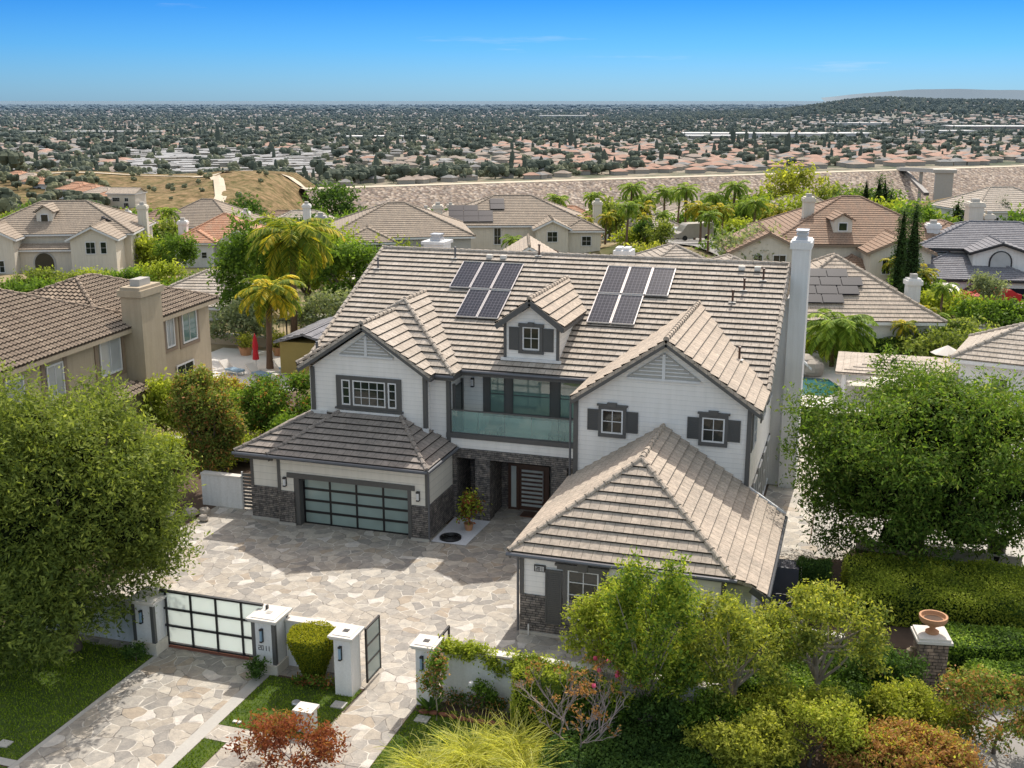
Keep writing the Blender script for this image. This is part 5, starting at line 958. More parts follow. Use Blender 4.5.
nhouse('large beige hip roofed house behind the red tiled house',186,185,-8,-10,'stucco_cream','tile_greybrown',[(-8,7,0,13,5.4,'hip',.55),(3,8,-3,8,4.6,'gy',.5)],[('y',-4,3.2,2,1.3,0),('y',5.5,2.2,1.6,1.3,-3)])
nhouse('grey tiled single roof house directly behind the tan neighbour',184,92,-3.4,-4,'stucco_cream','tile_beige',[(-5.5,4.2,0,10,4.3,'hip',.42)],[('x',3,1.5,1.5,1.5,4.2),('y',2,1.8,1.5,1.5,0)])
nhouse('brown hip roofed house with white chimney seen over the left end of the main ridge',396,126,-2.2,8,'stucco_grey','tile_greybrown',
 [(-8,8,0,14,4.8,'hip',.42),(-6,-1,-2.5,6,4.6,'hf',.42)],[('y',-4.4,2.9,.9,1.2,-2.5,'pane_pale'),('y',-3.0,2.9,.9,1.2,-2.5,'pane_pale'),('y',4,2.6,1.6,1.4,0)],[(-8.6,2,7.1,1.1,1.3)])
nhouse('stained brown hip roofed house with dark panels behind the main ridge',520,144,-3,3,'stucco_cream','tile_greybrown',
 [(-10,9,1,15,4.9,'hip',.42),(2.0,6,-1.8,6,4.7,'gy',.48),(5.8,10.2,-1,7,4.4,'hf',.42)],[('y',-8.5,2.8,1,1.9,1),('y',-6.9,2.8,1,1.9,1),('y',-2.8,2.4,1,2.2,1),('y',4,3,1.4,1.4,-1.8),('y',8.4,2.4,1.3,1.3,-1),('A',4,.1,2.4,2,-1.8,'pane_dark','brick_red')],[(-10.4,4.5,7.2,1.2,1.4),(-12,6,6.6,1,1.2),(11,9,7.2,1.1,1.2)],
 [((-9,1.2,5.2),(1,0,0),(0,1,.42),3,3,((2,2),),1.9,1.5),((-3.6,4.2,6.5),(1,0,0),(0,1,.42),1,2,(),1.9,1.5)],trimm='white_paint')
nhouse('wide cream house with brown tiled roof behind the dark cypresses',866,116,-2.4,-4,'stucco_cream','tile_brown',
 [(-8,11,2,19,5.2,'hip',.47),(-12.5,-5,0,9,4.5,'gy',.5),(1,7,-2.5,7,4.9,'gy',.45),(-1.8,2,-.5,4,2.9,'hf',.5),(7,15.5,3,14,5.0,'hip',.42)],
 [('y',-7.6,2.8,1.4,1.5,0),('y',-9.8,2.8,1,1.5,0),('y',2.6,2.7,.9,1.6,-2.5),('y',5.3,2.7,1.2,1.6,-2.5),('A',-.3,.1,2,2.2,-.5,'pane_dark'),('x',5,3.6,1.6,1.2,16.5),('x',8,3.2,1,1.8,15.5)],[(-3.5,8,9.6,1.1,1.3),(15.5,12,8.8,1.6,1.6),(17,11.8,7.5,1.0,1.2)],(),[(-.6,3.6,6.0,1.9,1.5,.6,4)],trimm='tan_trim')
nhouse('white walled house with weathered tile hip roof carrying nine black solar panels',872,77,-1.5,-4,'stucco_white','tile_tan',
 [(-6.4,5.6,0,12.5,4.1,'hip',.57)],[('y',2.6,1.2,1.6,1.5,0),('y',4.7,1.9,.25,.5,0,'black_metal'),('x',2.5,1.3,.9,1.4,6.0),('y',-4.2,1.4,.5,1.4,0),('y',-5.2,1.4,.5,1.4,0)],[(7.2,12.5,5.2,1,1)],
 [((-3.6,1.0,5.0),(1,0,0),(0,1,.57),2,1,(),1.5,.98),((-3.9,1.85,5.48),(1,0,0),(0,1,.57),3,1,(),1.5,.98),((-3.5,2.7,5.97),(1,0,0),(0,1,.57),3,1,(),1.5,.98),((-2.9,3.55,6.45),(1,0,0),(0,1,.57),2,1,(),1.5,.98)],trimm='white_paint')
nhouse('white house with slate grey roof, arched window and dark garage at the right edge',1002,112,-2.5,-10,'stucco_white','tile_slate',
 [(-6,11,3,15,5.2,'hip',.33),(-1.2,4,0,6,5.2,'gy',.33),(-8.5,4.6,-2.6,3,2.9,'hf',.3)],
 [('A',1.4,3.4,2.2,2.0,0,'pane_pale','black_metal'),('y',-4.2,3.4,2.6,1.4,3,'pane_pale','black_metal'),('G',1.0,-.5,4.8,2.6,-2.6,'solar_black'),('G',-3.8,-.5,2.2,2.4,-2.6,'solar_black','white_paint')],[(-4,7,7.3,1.3,1.3)],trimm='black_metal')
nhouse('corner of a small white outbuilding with grey tile roof at the right edge',1030,62,0,-30,'stucco_white','tile_beige',[(-2.2,5,0,6,3.1,'hip',.5)],[('y',0,1.2,1,1,0)],name='outbuilding')
# low roofs just beyond the main ridge
nhouse('low beige hip roof peeping over the main ridge in the middle right',693,97,-1.6,5,'stucco_cream','tile_beige',[(-4.4,4.4,0,10,4.0,'hip',.48),(3,8.4,3,10,3.6,'hip',.45)],[('y',0,1.5,1.5,1.3,0)])
nhouse('narrow tan gable roof peeping over the main ridge beside the left solar group',530,100,-1.5,0,'stucco_cream','tile_tan',[(-2.3,2.3,0,8,4.7,'gy',.6)],[('y',0,2.2,1,1.2,0)])
nhouse('dark low roof behind the umbrella palm left of the main ridge',352,100,-2.2,5,'stucco_cream','tile_dark',[(-3.4,3.4,0,9,4.4,'hip',.45)],[('y',0,1.5,1.3,1.2,0)],[(-.6,-2,4.5,.9,.9)])
# smaller houses farther down the slope
FH_=[('pale beige roofed house left of the panelled house',478,205,-9,'tile_beige',7),('red roofed house beyond the panelled house',572,215,-11,'tile_red',9),('tan roofed house with panels beyond the tall palm',625,225,-11,'tile_tan',10),
('white house with pale red hip roof beside the tall palms',610,185,-8.5,'tile_red',6),('wide tan hip roofed house in front of the dam',700,255,-14,'tile_tan',13),('red tan roofed house behind the leafy street',735,205,-8.8,'tile_tan',9),('beige roofed house behind the wide cream house',812,190,-7,'tile_greybrown',9),
('grey roofed house beyond the white house',1035,175,-4,'tile_beige',8),('brown roofed house among trees at the far left edge',8,185,-9,'tile_greybrown',8),('tan roofed house behind the left grey brown house',155,195,-9,'tile_brown',7),('red hip roofed house behind the first row at far left',100,175,-8.5,'tile_red',7),('tan roofed house behind the white chimney',300,200,-10,'tile_beige',8),('grey roofed house left of the brown hip house',268,215,-11,'tile_brown',7),
('pale house low behind the grove of palms',660,170,-7,'tile_beige',6)]
for i,(lab,px,d,z,rm,hw) in enumerate(FH_):
    nhouse(lab,px,d,z,(-14,9,-6,12)[i%4],('stucco_cream','stucco_white')[i%2],rm,[(-hw,hw,0,hw*1.5,4.9,'hip',.48),(-hw*.2,hw*.5,-2,4,4.4,('gy','hf')[i%2],.48)],[('y',-hw*.6,2.7,1.6,1.3,0),('y',hw*.15,2.4,1.4,1.3,-2),('y',hw*.78,2.7,1.2,1.3,0)],[(-hw+.2,5,7.6,1.1,1.1)] if i%3==0 else (),barrel=0,course=.6)
# rows on the far left slope
k=0
for i in range(9):
    for j in range(2):
        px=4+i*12-j*28; 
        if px<-10 : continue
        d=378+(8-i)*13+j*16; z=-17.1
        nhouse('small red tiled house in the row stepping down the far left slope',px,d,z,-22,('stucco_cream','stucco_white')[i%2],('tile_red','tile_tan','tile_red')[(i+j)%3],[(-5.5,5.5,0,8,3.6,'hip',.4)],[('y',-2.6,1.2,1.8,1.3,0),('y',2.4,1,1.6,1.3,0)],course=1.2,name='row_house',group='red tiled houses in rows on the far left slope'); k+=1
nhouse('cream two storey house at the right end of the far left row',113,374,-17.1,-8,'stucco_cream','tile_tan',[(-4.8,4.8,0,8,4.8,'gx',.35)],[('y',-1.8,2.2,2.6,1.3,0),('y',1.8,2.2,1.4,1.2,0),('y',1.6,.3,1.8,1.5,0)],course=1,name='row_house'); nhouse('grey roofed house with white windows left of the cream house in the far left row',75,366,-17.1,-6,'stucco_tan','tile_greybrown',[(-5.5,5.5,0,7,3.4,'hip',.35)],[('y',-3,1,1.3,1.3,0,'pane_pale'),('y',-.4,1,1.3,1.3,0,'pane_pale'),('y',2.5,1,1.3,1.3,0,'pane_pale')],course=1,name='row_house')
# ---- street, vehicles
ribbon('street',[(40,118),(32,135),(26,148),(24,165),(27,180),(33,200)],10,'asphalt',.25); ribbon('street',[(25,152),(36,150),(48,142)],8,'asphalt',.25); ribbon('street',[(36,84),(46,96),(60,102)],9,'asphalt',.2)
def car(label,px,d,z,rot,mat,van=False,name='car'):
    lat=(px-512)/1165*d; t=thing(name,label,'van' if van else 'car',LD(lat,d,z),HD+R(rot)); m=MB()
    if van: pr=[(-2.7,.35),(2.75,.35),(2.8,1.0),(2.2,1.25),(1.6,2.05),(1.3,2.3),(-2.6,2.35),(-2.75,2.2)]
    else: pr=[(-2.1,.3),(2.15,.3),(2.2,.75),(1.3,.92),(.6,1.38),(-1.1,1.42),(-1.8,1.0),(-2.15,.95)]
    wd=.95 if van else .86; m.wallpoly([(x,-wd,z_) for x,z_ in pr],(0,2*wd,0)); b=m.build('body',mat,t); m=MB()
    if van:
        for x0,x1 in ((1.1,1.75),(-.1,.95),(-1.4,-.3),(-2.5,-1.6)): m.wallpoly([(x0,-wd-.01,1.35),(x1,-wd-.01,1.35),(x1-(.35 if x0>1 else 0),-wd-.01,1.95),(x0,-wd-.01,1.95)],(0,.008,0))
    else:
        for x0,x1 in ((.05,1.0),(-1.2,-.05)): m.wallpoly([(x0,-wd-.01,.92),(x1,-wd-.01,.92),(x1-.4*(x0>0),-wd-.01,1.3),(x0+.1*(x0<0),-wd-.01,1.3)],(0,.008,0))
        m.face([(1.32,-.7,.94),(1.32,.7,.94),(.64,.65,1.385),(.64,-.65,1.385)])
    m.build('side_glass','pane_dark',t)
    for sx in (-1.7 if van else -1.35,1.75 if van else 1.35):
        for sy in (-wd,wd): w=MB(); w.tube([(sx,sy-.1,.35),(sx,sy+.1,.35)],.35,16); w.build('wheel','tyre',t)
    for sy in (-.65,.65): q=pr[2]; MB().box(q[0]-.03,q[0]+.02,sy-.14,sy+.14,q[1]-.22,q[1]-.08).build('headlight','pane_pale',t)
car('beige camper van parked on the street beyond the main ridge',698,158,-1.5,200,'car_grey',True,'camper_van'); car('white car parked behind the camper van',677,164,-1.9,165,'car_white'); car('red car parked at the right edge in front of the white house',1016,105,-1.2,185,'car_red'); car('orange red car left of the red car, half behind the hedge',1000,109,-1.5,190,'car_red')
t=thing('covered_boat','boat on a trailer under a white cover in the drive of the white house','boat',LD(41,106,-1.3),HD+R(80)); MB().wallpoly([(-2.8,-1.1,.7),(2.2,-1.1,.7),(3.1,-.2,1.1),(2.2,-.6,1.6),(-.5,-.8,1.9),(-2.8,-1,1.5)],(0,2.0,0)).build('cover','white_fabric',t)
for s in (-1.1,1.1): w=MB(); w.tube([(-.6,s-.1,.35),(-.6,s+.1,.35)],.35,12); w.build('wheel','tyre',t)
MB().box(-2.8,3.4,-.08,.08,.45,.6).build('trailer_bar','solar_frame',t)
# ---- trees of the neighbourhood
P_=lambda px,d,z=None: LD((px-512)/1165*d,d,terr((px-512)/1165*d,d) if z is None else z)
palm('tall feather palm with yellowing fronds left of the main roof',(-39.6,72.6,-.2),8.2,4.0,'leaf_palmyellow',1,tr=.25,n=42); palm('shorter feather palm with grey trunk above the red umbrella',(-37.5,65.2,0),5.3,2.7,'leaf_palmyellow',2,tr=.2,n=36)
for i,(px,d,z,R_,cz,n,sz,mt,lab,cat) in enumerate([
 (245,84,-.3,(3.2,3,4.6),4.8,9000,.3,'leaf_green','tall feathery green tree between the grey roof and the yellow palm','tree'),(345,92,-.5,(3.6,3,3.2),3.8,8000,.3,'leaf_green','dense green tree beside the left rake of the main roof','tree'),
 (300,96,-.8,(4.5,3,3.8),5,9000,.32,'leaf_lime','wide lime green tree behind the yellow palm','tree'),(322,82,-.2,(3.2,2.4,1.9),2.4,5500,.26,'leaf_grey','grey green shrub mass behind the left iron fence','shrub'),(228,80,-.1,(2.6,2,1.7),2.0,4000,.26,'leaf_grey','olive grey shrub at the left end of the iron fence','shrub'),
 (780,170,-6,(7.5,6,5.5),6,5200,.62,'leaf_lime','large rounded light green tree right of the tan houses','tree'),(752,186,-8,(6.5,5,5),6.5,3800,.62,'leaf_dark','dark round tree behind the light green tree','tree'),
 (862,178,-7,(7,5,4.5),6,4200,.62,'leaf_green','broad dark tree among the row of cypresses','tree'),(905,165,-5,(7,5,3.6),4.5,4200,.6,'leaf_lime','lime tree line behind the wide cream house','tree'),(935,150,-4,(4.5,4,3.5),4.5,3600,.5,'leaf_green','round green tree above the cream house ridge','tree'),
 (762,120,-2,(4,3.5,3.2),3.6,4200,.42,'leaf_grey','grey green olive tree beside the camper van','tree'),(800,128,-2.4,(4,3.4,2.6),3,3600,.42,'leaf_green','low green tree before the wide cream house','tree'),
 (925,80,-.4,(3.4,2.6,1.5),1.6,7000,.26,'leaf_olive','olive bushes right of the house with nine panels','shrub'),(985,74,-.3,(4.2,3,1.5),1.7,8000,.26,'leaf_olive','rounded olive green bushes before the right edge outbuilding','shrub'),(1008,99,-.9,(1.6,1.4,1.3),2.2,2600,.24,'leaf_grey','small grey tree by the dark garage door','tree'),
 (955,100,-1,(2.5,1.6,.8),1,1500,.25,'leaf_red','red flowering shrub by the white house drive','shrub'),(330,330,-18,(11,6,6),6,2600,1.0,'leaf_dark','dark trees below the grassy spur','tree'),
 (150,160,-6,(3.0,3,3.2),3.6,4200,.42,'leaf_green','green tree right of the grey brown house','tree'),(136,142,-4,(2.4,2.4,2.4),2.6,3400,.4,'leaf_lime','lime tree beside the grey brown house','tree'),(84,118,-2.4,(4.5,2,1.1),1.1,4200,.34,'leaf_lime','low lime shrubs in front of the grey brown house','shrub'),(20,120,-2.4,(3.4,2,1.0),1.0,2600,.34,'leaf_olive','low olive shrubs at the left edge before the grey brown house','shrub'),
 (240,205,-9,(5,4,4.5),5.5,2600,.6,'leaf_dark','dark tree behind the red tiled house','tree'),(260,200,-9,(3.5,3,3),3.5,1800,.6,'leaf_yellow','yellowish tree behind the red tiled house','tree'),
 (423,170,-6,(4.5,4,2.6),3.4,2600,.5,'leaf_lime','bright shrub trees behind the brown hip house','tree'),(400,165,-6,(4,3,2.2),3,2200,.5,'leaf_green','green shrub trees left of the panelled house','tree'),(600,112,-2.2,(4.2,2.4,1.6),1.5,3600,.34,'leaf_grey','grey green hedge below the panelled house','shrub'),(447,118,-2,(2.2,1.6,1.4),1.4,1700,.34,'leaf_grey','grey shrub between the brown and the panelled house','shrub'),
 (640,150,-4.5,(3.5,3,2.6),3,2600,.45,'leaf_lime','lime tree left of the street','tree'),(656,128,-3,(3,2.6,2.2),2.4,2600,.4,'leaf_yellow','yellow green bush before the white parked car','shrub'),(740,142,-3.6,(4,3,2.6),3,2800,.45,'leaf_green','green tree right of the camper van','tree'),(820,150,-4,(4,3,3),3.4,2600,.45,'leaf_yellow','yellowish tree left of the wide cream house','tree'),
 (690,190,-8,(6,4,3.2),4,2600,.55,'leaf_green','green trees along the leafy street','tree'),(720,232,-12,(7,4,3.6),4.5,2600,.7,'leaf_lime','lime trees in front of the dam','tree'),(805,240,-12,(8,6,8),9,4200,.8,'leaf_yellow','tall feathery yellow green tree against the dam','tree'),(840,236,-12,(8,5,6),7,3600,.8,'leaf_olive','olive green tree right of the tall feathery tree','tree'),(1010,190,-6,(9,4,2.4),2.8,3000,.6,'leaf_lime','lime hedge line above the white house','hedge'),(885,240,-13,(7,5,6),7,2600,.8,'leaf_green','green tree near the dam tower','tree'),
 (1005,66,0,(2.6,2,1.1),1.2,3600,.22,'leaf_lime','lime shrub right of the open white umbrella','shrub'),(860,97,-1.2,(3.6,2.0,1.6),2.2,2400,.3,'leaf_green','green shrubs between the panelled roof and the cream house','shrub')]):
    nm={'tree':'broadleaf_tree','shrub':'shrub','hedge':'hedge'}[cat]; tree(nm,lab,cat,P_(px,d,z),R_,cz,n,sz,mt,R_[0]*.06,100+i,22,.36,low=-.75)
cy=[(914,95,-.6,9.6,.55,'left of the two tall dark cypresses before the cream house'),(926,93,-.6,10.2,.6,'taller right one of the two tall dark cypresses before the cream house')]
for px,d,z,h,r_,lab in cy: cypress(lab,P_(px,d,z),h,r_,px,None,9000,.2)
for i,(px,h) in enumerate(((846,9),(873,11.5),(886,12),(892,11.5),(899,9.5),(968,8),(993,7.5),(1016,8))): cypress('thin dark cypress in the row behind the cream house',P_(px,176,-5.5),h,.95,200+i,'cypresses behind the cream house',1300,.5)
palm('full yellow green palm in front of the roof with dark panels',P_(850,74,-.4),3.1,2.9,'leaf_palm',9,n=52); palm('second bushy palm right of the panelled roof corner',P_(938,80,-.6),2.6,2.2,'leaf_palm',10,n=40)
for i,(px,d,R_,cz,mt,lab) in enumerate([(192,108,(4.5,2.5,1.6),1.3,'leaf_green','green shrubs behind the grey tiled single roof'),(150,112,(3.5,2.2,1.7),1.5,'leaf_lime','lime shrubs behind the ridge of the tan neighbour house'),(112,110,(3.0,2,1.5),1.3,'leaf_green','green shrubs just above the chimney of the tan neighbour house'),(60,108,(4.0,2,1.2),1.0,'leaf_olive','olive shrubs above the ridge of the tan neighbour house'),(12,106,(3.5,2,1.3),1.0,'leaf_green','green shrubs at the left edge above the tan neighbour house'),(165,135,(2.6,2.2,2.4),2.6,'leaf_green','green tree left of the red tiled house'),(250,118,(3.2,2.6,3.0),3.0,'leaf_dark','dark green tree right of the red tiled house'),(228,120,(2.2,2,1.3),1.2,'leaf_yellow','yellow green shrub in front of the red tiled house'),(380,108,(3.0,2,1.3),1.2,'leaf_green','green shrub before the brown hip roofed house'),(475,112,(2.6,2,1.6),1.4,'leaf_olive','olive shrub left of the panelled house front'),(560,118,(3,2,1.4),1.3,'leaf_green','green shrub at the foot of the panelled house front'),(925,98,(3.5,2,1.6),1.5,'leaf_green','green shrub between the cypresses and the white house'),(965,92,(4.0,2.2,1.2),1.1,'leaf_lime','lime shrubs in front of the covered boat'),(1018,88,(3.5,2,1.1),1.0,'leaf_green','green hedge plants in front of the red car')]):
    tree('shrub' if cz<2 else 'broadleaf_tree',lab,'shrub' if cz<2 else 'tree',P_(px,d),R_,cz,4200,.3,mt,.1,400+i,20,.36,low=-.8)
# palms: a few prototypes, then copies
protos=[]
for s,(mt,h,ln) in enumerate((('leaf_palm',7,2.9),('leaf_palmyellow',6,2.8),('leaf_palm',9,3.1))):
    protos.append(palm('x',(0,0,0),h,ln,mt,30+s,'feather palms in the gardens down the slope',tr=.2,n=22))
spots=[(310,118,.9,1,2),(405,150,.7,1,0),(514,132,.72,1,0),(560,190,1.1,1,2),(572,196,.8,1,0),(530,210,.8,1,0),(592,215,.9,1,2),(603,222,.8,1,0),(640,196,1.15,1,2),(650,192,1.1,1,2),(682,178,1,1,2),(690,172,1.05,1,2),(655,205,.9,1,0),(620,165,.8,1,1),(608,150,.75,1,1),(630,143,.9,1,0),(648,150,.7,1,1),(590,148,.7,1,1),(706,150,1.0,1,1),(716,168,.9,1,2),(760,142,1,1,0),(748,135,.6,1,1),(776,150,.8,1,1),(786,128,.75,1,0),(748,160,.9,1,0),(128,150,.8,1,2),(140,160,.9,1,1),(118,146,.7,1,0),(160,178,1,1,2),(350,210,.8,1,0),(362,205,.6,1,0),(468,240,.8,1,0),(497,236,.8,1,2),(905,112,.7,1,1),(735,185,.8,1,2),(700,200,.8,1,0),(668,160,.7,1,0),(598,232,.8,1,0),(28,160,.8,1,0),(8,165,.8,1,2),(940,98,.7,1,1),(948,80,.55,1,1),(925,76,.5,1,1),(960,88,.55,1,0)]
labs=['feather palm with green fronds in a garden down the slope','feather palm with yellow fronds in a garden down the slope','tall feather palm with green fronds in a garden down the slope']
spots+=[(612,172,.9,1,0),(668,186,1.1,1,2),(700,166,1.0,1,1),(728,150,.95,1,1),(738,168,1.1,1,2),(752,176,1.0,1,0),(768,158,1.0,1,1),(790,146,.9,1,1),(596,170,.9,1,2),(633,176,1.1,1,2),(645,168,1,1,1),(300,150,.9,1,0),(232,180,.9,1,0),(714,140,.8,1,0),(660,240,.9,1,0),(618,250,1,1,2),(585,250,.9,1,0)]
spots=[(a,b,c*.82,e,f) for i,(a,b,c,e,f) in enumerate(spots)]
used=set()
for i,(px,d,sc,_,k) in enumerate(spots):
    o=protos[k] if k not in used else copy_tree(protos[k]); used.add(k)
    o.location=P_(px,d); o.scale=(sc,)*3; o.rotation_euler.z=i*1.3; o['label']=labs[k]; o['group']=['green feather palms down the slope','yellowing feather palms down the slope','tall green feather palms down the slope'][k]
# filler shrubs and garden trees
fp=[]
for i,(mt,R_,cz) in enumerate((('leaf_green',(3,3,2.6),3),('leaf_olive',(3.2,3,2.2),2.6),('leaf_lime',(2.6,2.6,2),2.3),('leaf_dark',(3,3,3.2),3.8),('leaf_yellow',(2.6,2.6,2.2),2.6))):
    fp.append(tree('garden_tree','x','tree',(0,0,0),R_,cz,1500,.5,mt,.16,300+i,14,.42,low=-.8))
GL=['mid green garden tree among the houses down the slope','olive green garden tree among the houses down the slope','lime green garden tree among the houses down the slope','dark green garden tree among the houses down the slope','yellow green garden tree among the houses down the slope']
rr=random.Random(12); used=set(); houses=[(o.location.x,o.location.y) for o in COL.objects if o.get('category')=='house']
cnt=0
while cnt<292:
    d=rr.uniform(100,330); px=rr.uniform(-30,1060); p=P_(px,d)
    if min(math.hypot(p.x-a-FH.x*6,p.y-b-FH.y*6) for a,b in houses)<9.5: continue
    if (d<155 and 150<px<275) or (d<140 and px<150): continue
    if d<175 and 430<px<590 and rr.random()<.6: continue
    k=rr.randrange(5); o=fp[k] if k not in used else copy_tree(fp[k]); used.add(k); s=rr.uniform(.55,1.15)*(.75 if d<150 else 1.1); o.location=p; o.scale=(s,s,s*rr.uniform(.85,1.2)); o.rotation_euler.z=rr.uniform(0,6); o['label']=GL[k]; o['group']=GL[k].replace('tree','trees'); cnt+=1
# ================================================================ DAM, PLAIN, CITY
def q2(a,t): return a[0]+(a[2]-a[0])*t,a[1]+(a[3]-a[1])*t
c0=(-78,468); c1=(275,627); ux,uy=(c1[0]-c0[0]),(c1[1]-c0[1]); ln=math.hypot(ux,uy); ux/=ln;uy/=ln; nx_,ny_=uy,-ux   # toward the court
m=MB(); cr=MB(); E_=c0[0]+ux*720,c0[1]+uy*720; cz=-17.6
n=60
for i in range(n):
    s0,s1=-8+i*12.2,-8+(i+1)*12.2
    def pt(s,o,z): return LD(c0[0]+ux*s+nx_*o,c0[1]+uy*s+ny_*o,z)
    prev=None
    for o,z in ((4,cz),(22,-25),(40,-32.4),(52,-37)): 
        cur=(pt(s0,o,z),pt(s1,o,z))
        if prev: m.face([cur[0],cur[1],prev[1],prev[0]])
        prev=cur
    m.face([pt(s0,-4,cz),pt(s0,-40,-41),pt(s1,-40,-41),pt(s1,-4,cz)])
    cr.face([pt(s0,4.2,cz+.1),pt(s1,4.2,cz+.1),pt(s1,-4.2,cz+.1),pt(s0,-4.2,cz+.1)]); cr.face([pt(s0,4.2,cz+.1),pt(s0,4.2,cz-1.0),pt(s1,4.2,cz-1.0),pt(s1,4.2,cz+.1)])
D=thing('dam','long rock faced dam with pale crest road crossing behind the houses','dam',(0,0,0)); m.build('rock_face','riprap',D); cr.build('crest_road','dirt_road',D)
# intake tower and bridge
tw=thing('intake_tower','concrete intake tower with bridge in front of the dam at the right','tower',LD(196,520,-34)); MB().box(-3.8,3.8,-4,4,-3,19.5).box(-5,5,-4.6,4.6,19.5,21).build('shaft','concrete',tw)
m=MB();  b=Vector((-1,0,20.2)); a=Vector(LD(200,593,cz+.5))-tw.location; m.beam(a,b,3,1.8); m.build('bridge_deck','concrete',tw); md=a.lerp(b,.55); MB().beam(md,(md.x,md.y,0),1.6,2.5,up=(0,1,0)).build('pier','concrete',tw)
m=MB(); m.beam(Vector(LD(202,590,-18))-tw.location,Vector(LD(188,518,-24))-tw.location,2.2,1.4); m.build('spillway_pipe','grey_trim',tw)
# dirt tracks
ribbon('dirt_track',[(-240,500),(-190,502),(-155,498),(-128,478),(-119,458),(-110,430),(-102,400),(-97,372),(-90,350)],4,'dirt_road',.35); ribbon('dirt_track',[(-128,470),(-116,488),(-100,494),(-84,490),(-72,478)],12,'dirt_road',.45); ribbon('dirt_track',[(-78,478),(-70,455),(-72,434),(-76,410),(-70,385)],3.5,'dirt_road',.5); ribbon('dirt_track',[(150,330),(200,345),(260,350)],4,'dirt_road',.6,6)
# far ridge
m=MB(); prev=None
for i in range(41):
    q=.27+i*.012; h=max(0,1-abs((q-.385)/.14)**1.6) if q<.385 else max(.55,1-(q-.385)*2.6); d=30000; z=CAMZ-20+(310*h+7*math.sin(q*60)+6*math.sin(q*131))*1.0
    cur=(LD(q*d,d,-60),LD(q*d,d+600,z))
    if prev: m.face([prev[0],cur[0],cur[1],prev[1]])
    prev=cur
tag(m.build('hills','far_hill'),kind='structure')
# --- distant suburb
rr=random.Random(77); rn=np.random.RandomState(77)
def hipbox(m,x,y,z,a,w,l,h,rh,mw,mr):
    c,s=math.cos(a),math.sin(a)
    def T(u,v,k): return (x+u*c-v*s,y+u*s+v*c,z+k)
    B=[T(-w,-l,-3),T(w,-l,-3),T(w,l,-3),T(-w,l,-3)]; E=[T(-w,-l,h),T(w,-l,h),T(w,l,h),T(-w,l,h)]
    for i in range(4): j=(i+1)%4; m.face([B[i],B[j],E[j],E[i]],uv=[(0,0)]*4,mi=mw)
    o=.6; E=[T(-w-o,-l-o,h),T(w+o,-l-o,h),T(w+o,l+o,h),T(-w-o,l+o,h)]
    if w>l: P,Q=T(-w+l,0,h+rh),T(w-l,0,h+rh); F=[(E[0],E[1],Q,P),(E[2],E[3],P,Q),(E[1],E[2],Q),(E[3],E[0],P)]
    else: P,Q=T(0,-l+w,h+rh),T(0,l-w,h+rh); F=[(E[0],E[1],P),(E[2],E[3],Q),(E[1],E[2],Q,P),(E[3],E[0],P,Q)]
    for f in F: m.face(list(f),uv=[(0,0)]*len(f),mi=mr)
MATS=['far_wall','far_roof_tan','far_roof_red','far_roof_grey','far_roof_white']
def depth_ok(px,d):   # hidden behind the dam?
    return d>760 if px<345 else d>780+ (px-345)*.42
def zone(px,d):
    yy=100+57.4/d*1165
    if 120<px<335 and 150<yy<176: return 'mobile'
    if (px>500 and 146<yy<186) or (90<px<300 and 140<yy<150 and rr.random()<.4): return 'red'
    return 'mix'
cands=[]
for band,(d0,d1,nn) in enumerate(((640,1100,2000),(1100,1700,2900),(1700,2800,3400),(2800,5200,3600),(5200,9000,2000))):
    for i in range(nn):
        d=math.sqrt(rr.uniform(d0*d0,d1*d1)); px=rr.uniform(-60,1090)
        if d<720 and px>330: continue
        if d<1200 and px>330 and not depth_ok(px,d): continue
        cands.append((d,px))
cands.sort()
pr=[]
for k,(w,l,rm) in enumerate(((7,5,1),(8,6,2),(6,5,3),(9,5,4),(7,6,1),(7,5.5,2))):
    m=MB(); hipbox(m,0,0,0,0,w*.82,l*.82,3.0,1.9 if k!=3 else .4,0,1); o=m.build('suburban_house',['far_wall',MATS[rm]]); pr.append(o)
HL=['small tan roofed house in the suburb beyond the dam','small red roofed house in the suburb beyond the dam','small grey roofed house in the suburb beyond the dam','long white mobile home in the park beyond the grassy spur','wider tan roofed house in the suburb beyond the dam','compact red roofed house in the suburb beyond the dam']
seen=set(); mh=MB(); ci=0; occ=set()
for d,px in cands:
    lat=(px-512)/1165*d; zn=zone(px,d); g=(int(lat/17),int(d/17)) 
    if g in occ and d<2600: continue
    occ.add(g)
    if d<1500 and zn=='mix' and rr.random()<.3: continue
    k={'mobile':3,'red':rr.choice((1,5,1,0,4,2)),'mix':rr.choice((0,0,2,2,4,1,3))}[zn]
    if zn=='mobile': ang=.35
    else: ang=rr.choice((.2,.2+math.pi/2,-.5))+rr.uniform(-.1,.1)
    p=LD(lat,d)
    if ci<290:
        o=pr[k] if k not in seen else pr[k].copy()
        if k in seen: COL.objects.link(o)
        seen.add(k); o.location=p; o.rotation_euler.z=HD+ang; tag(o,HL[k],'house',HL[k].replace('house','houses').replace('home','homes')); ci+=1
    else:
        s=1 if d<2600 else 1.5 if d<5200 else 3; w,l,rm={0:(7,5,1),1:(8,6,2),2:(6,5,3),3:(9,5,4),4:(7,6,1),5:(7,5.5,2)}[k]; hipbox(mh,p.x,p.y,p.z,HD+ang,w*s,l*s,3.6,2.0 if k!=3 else .5,0,rm)
for k in range(6):
    if k not in seen: bpy.data.objects.remove(pr[k])
tag(mh.build('distant_houses',MATS),'thousands of tiny roofs of the distant suburb on the plain','houses',kind='stuff')
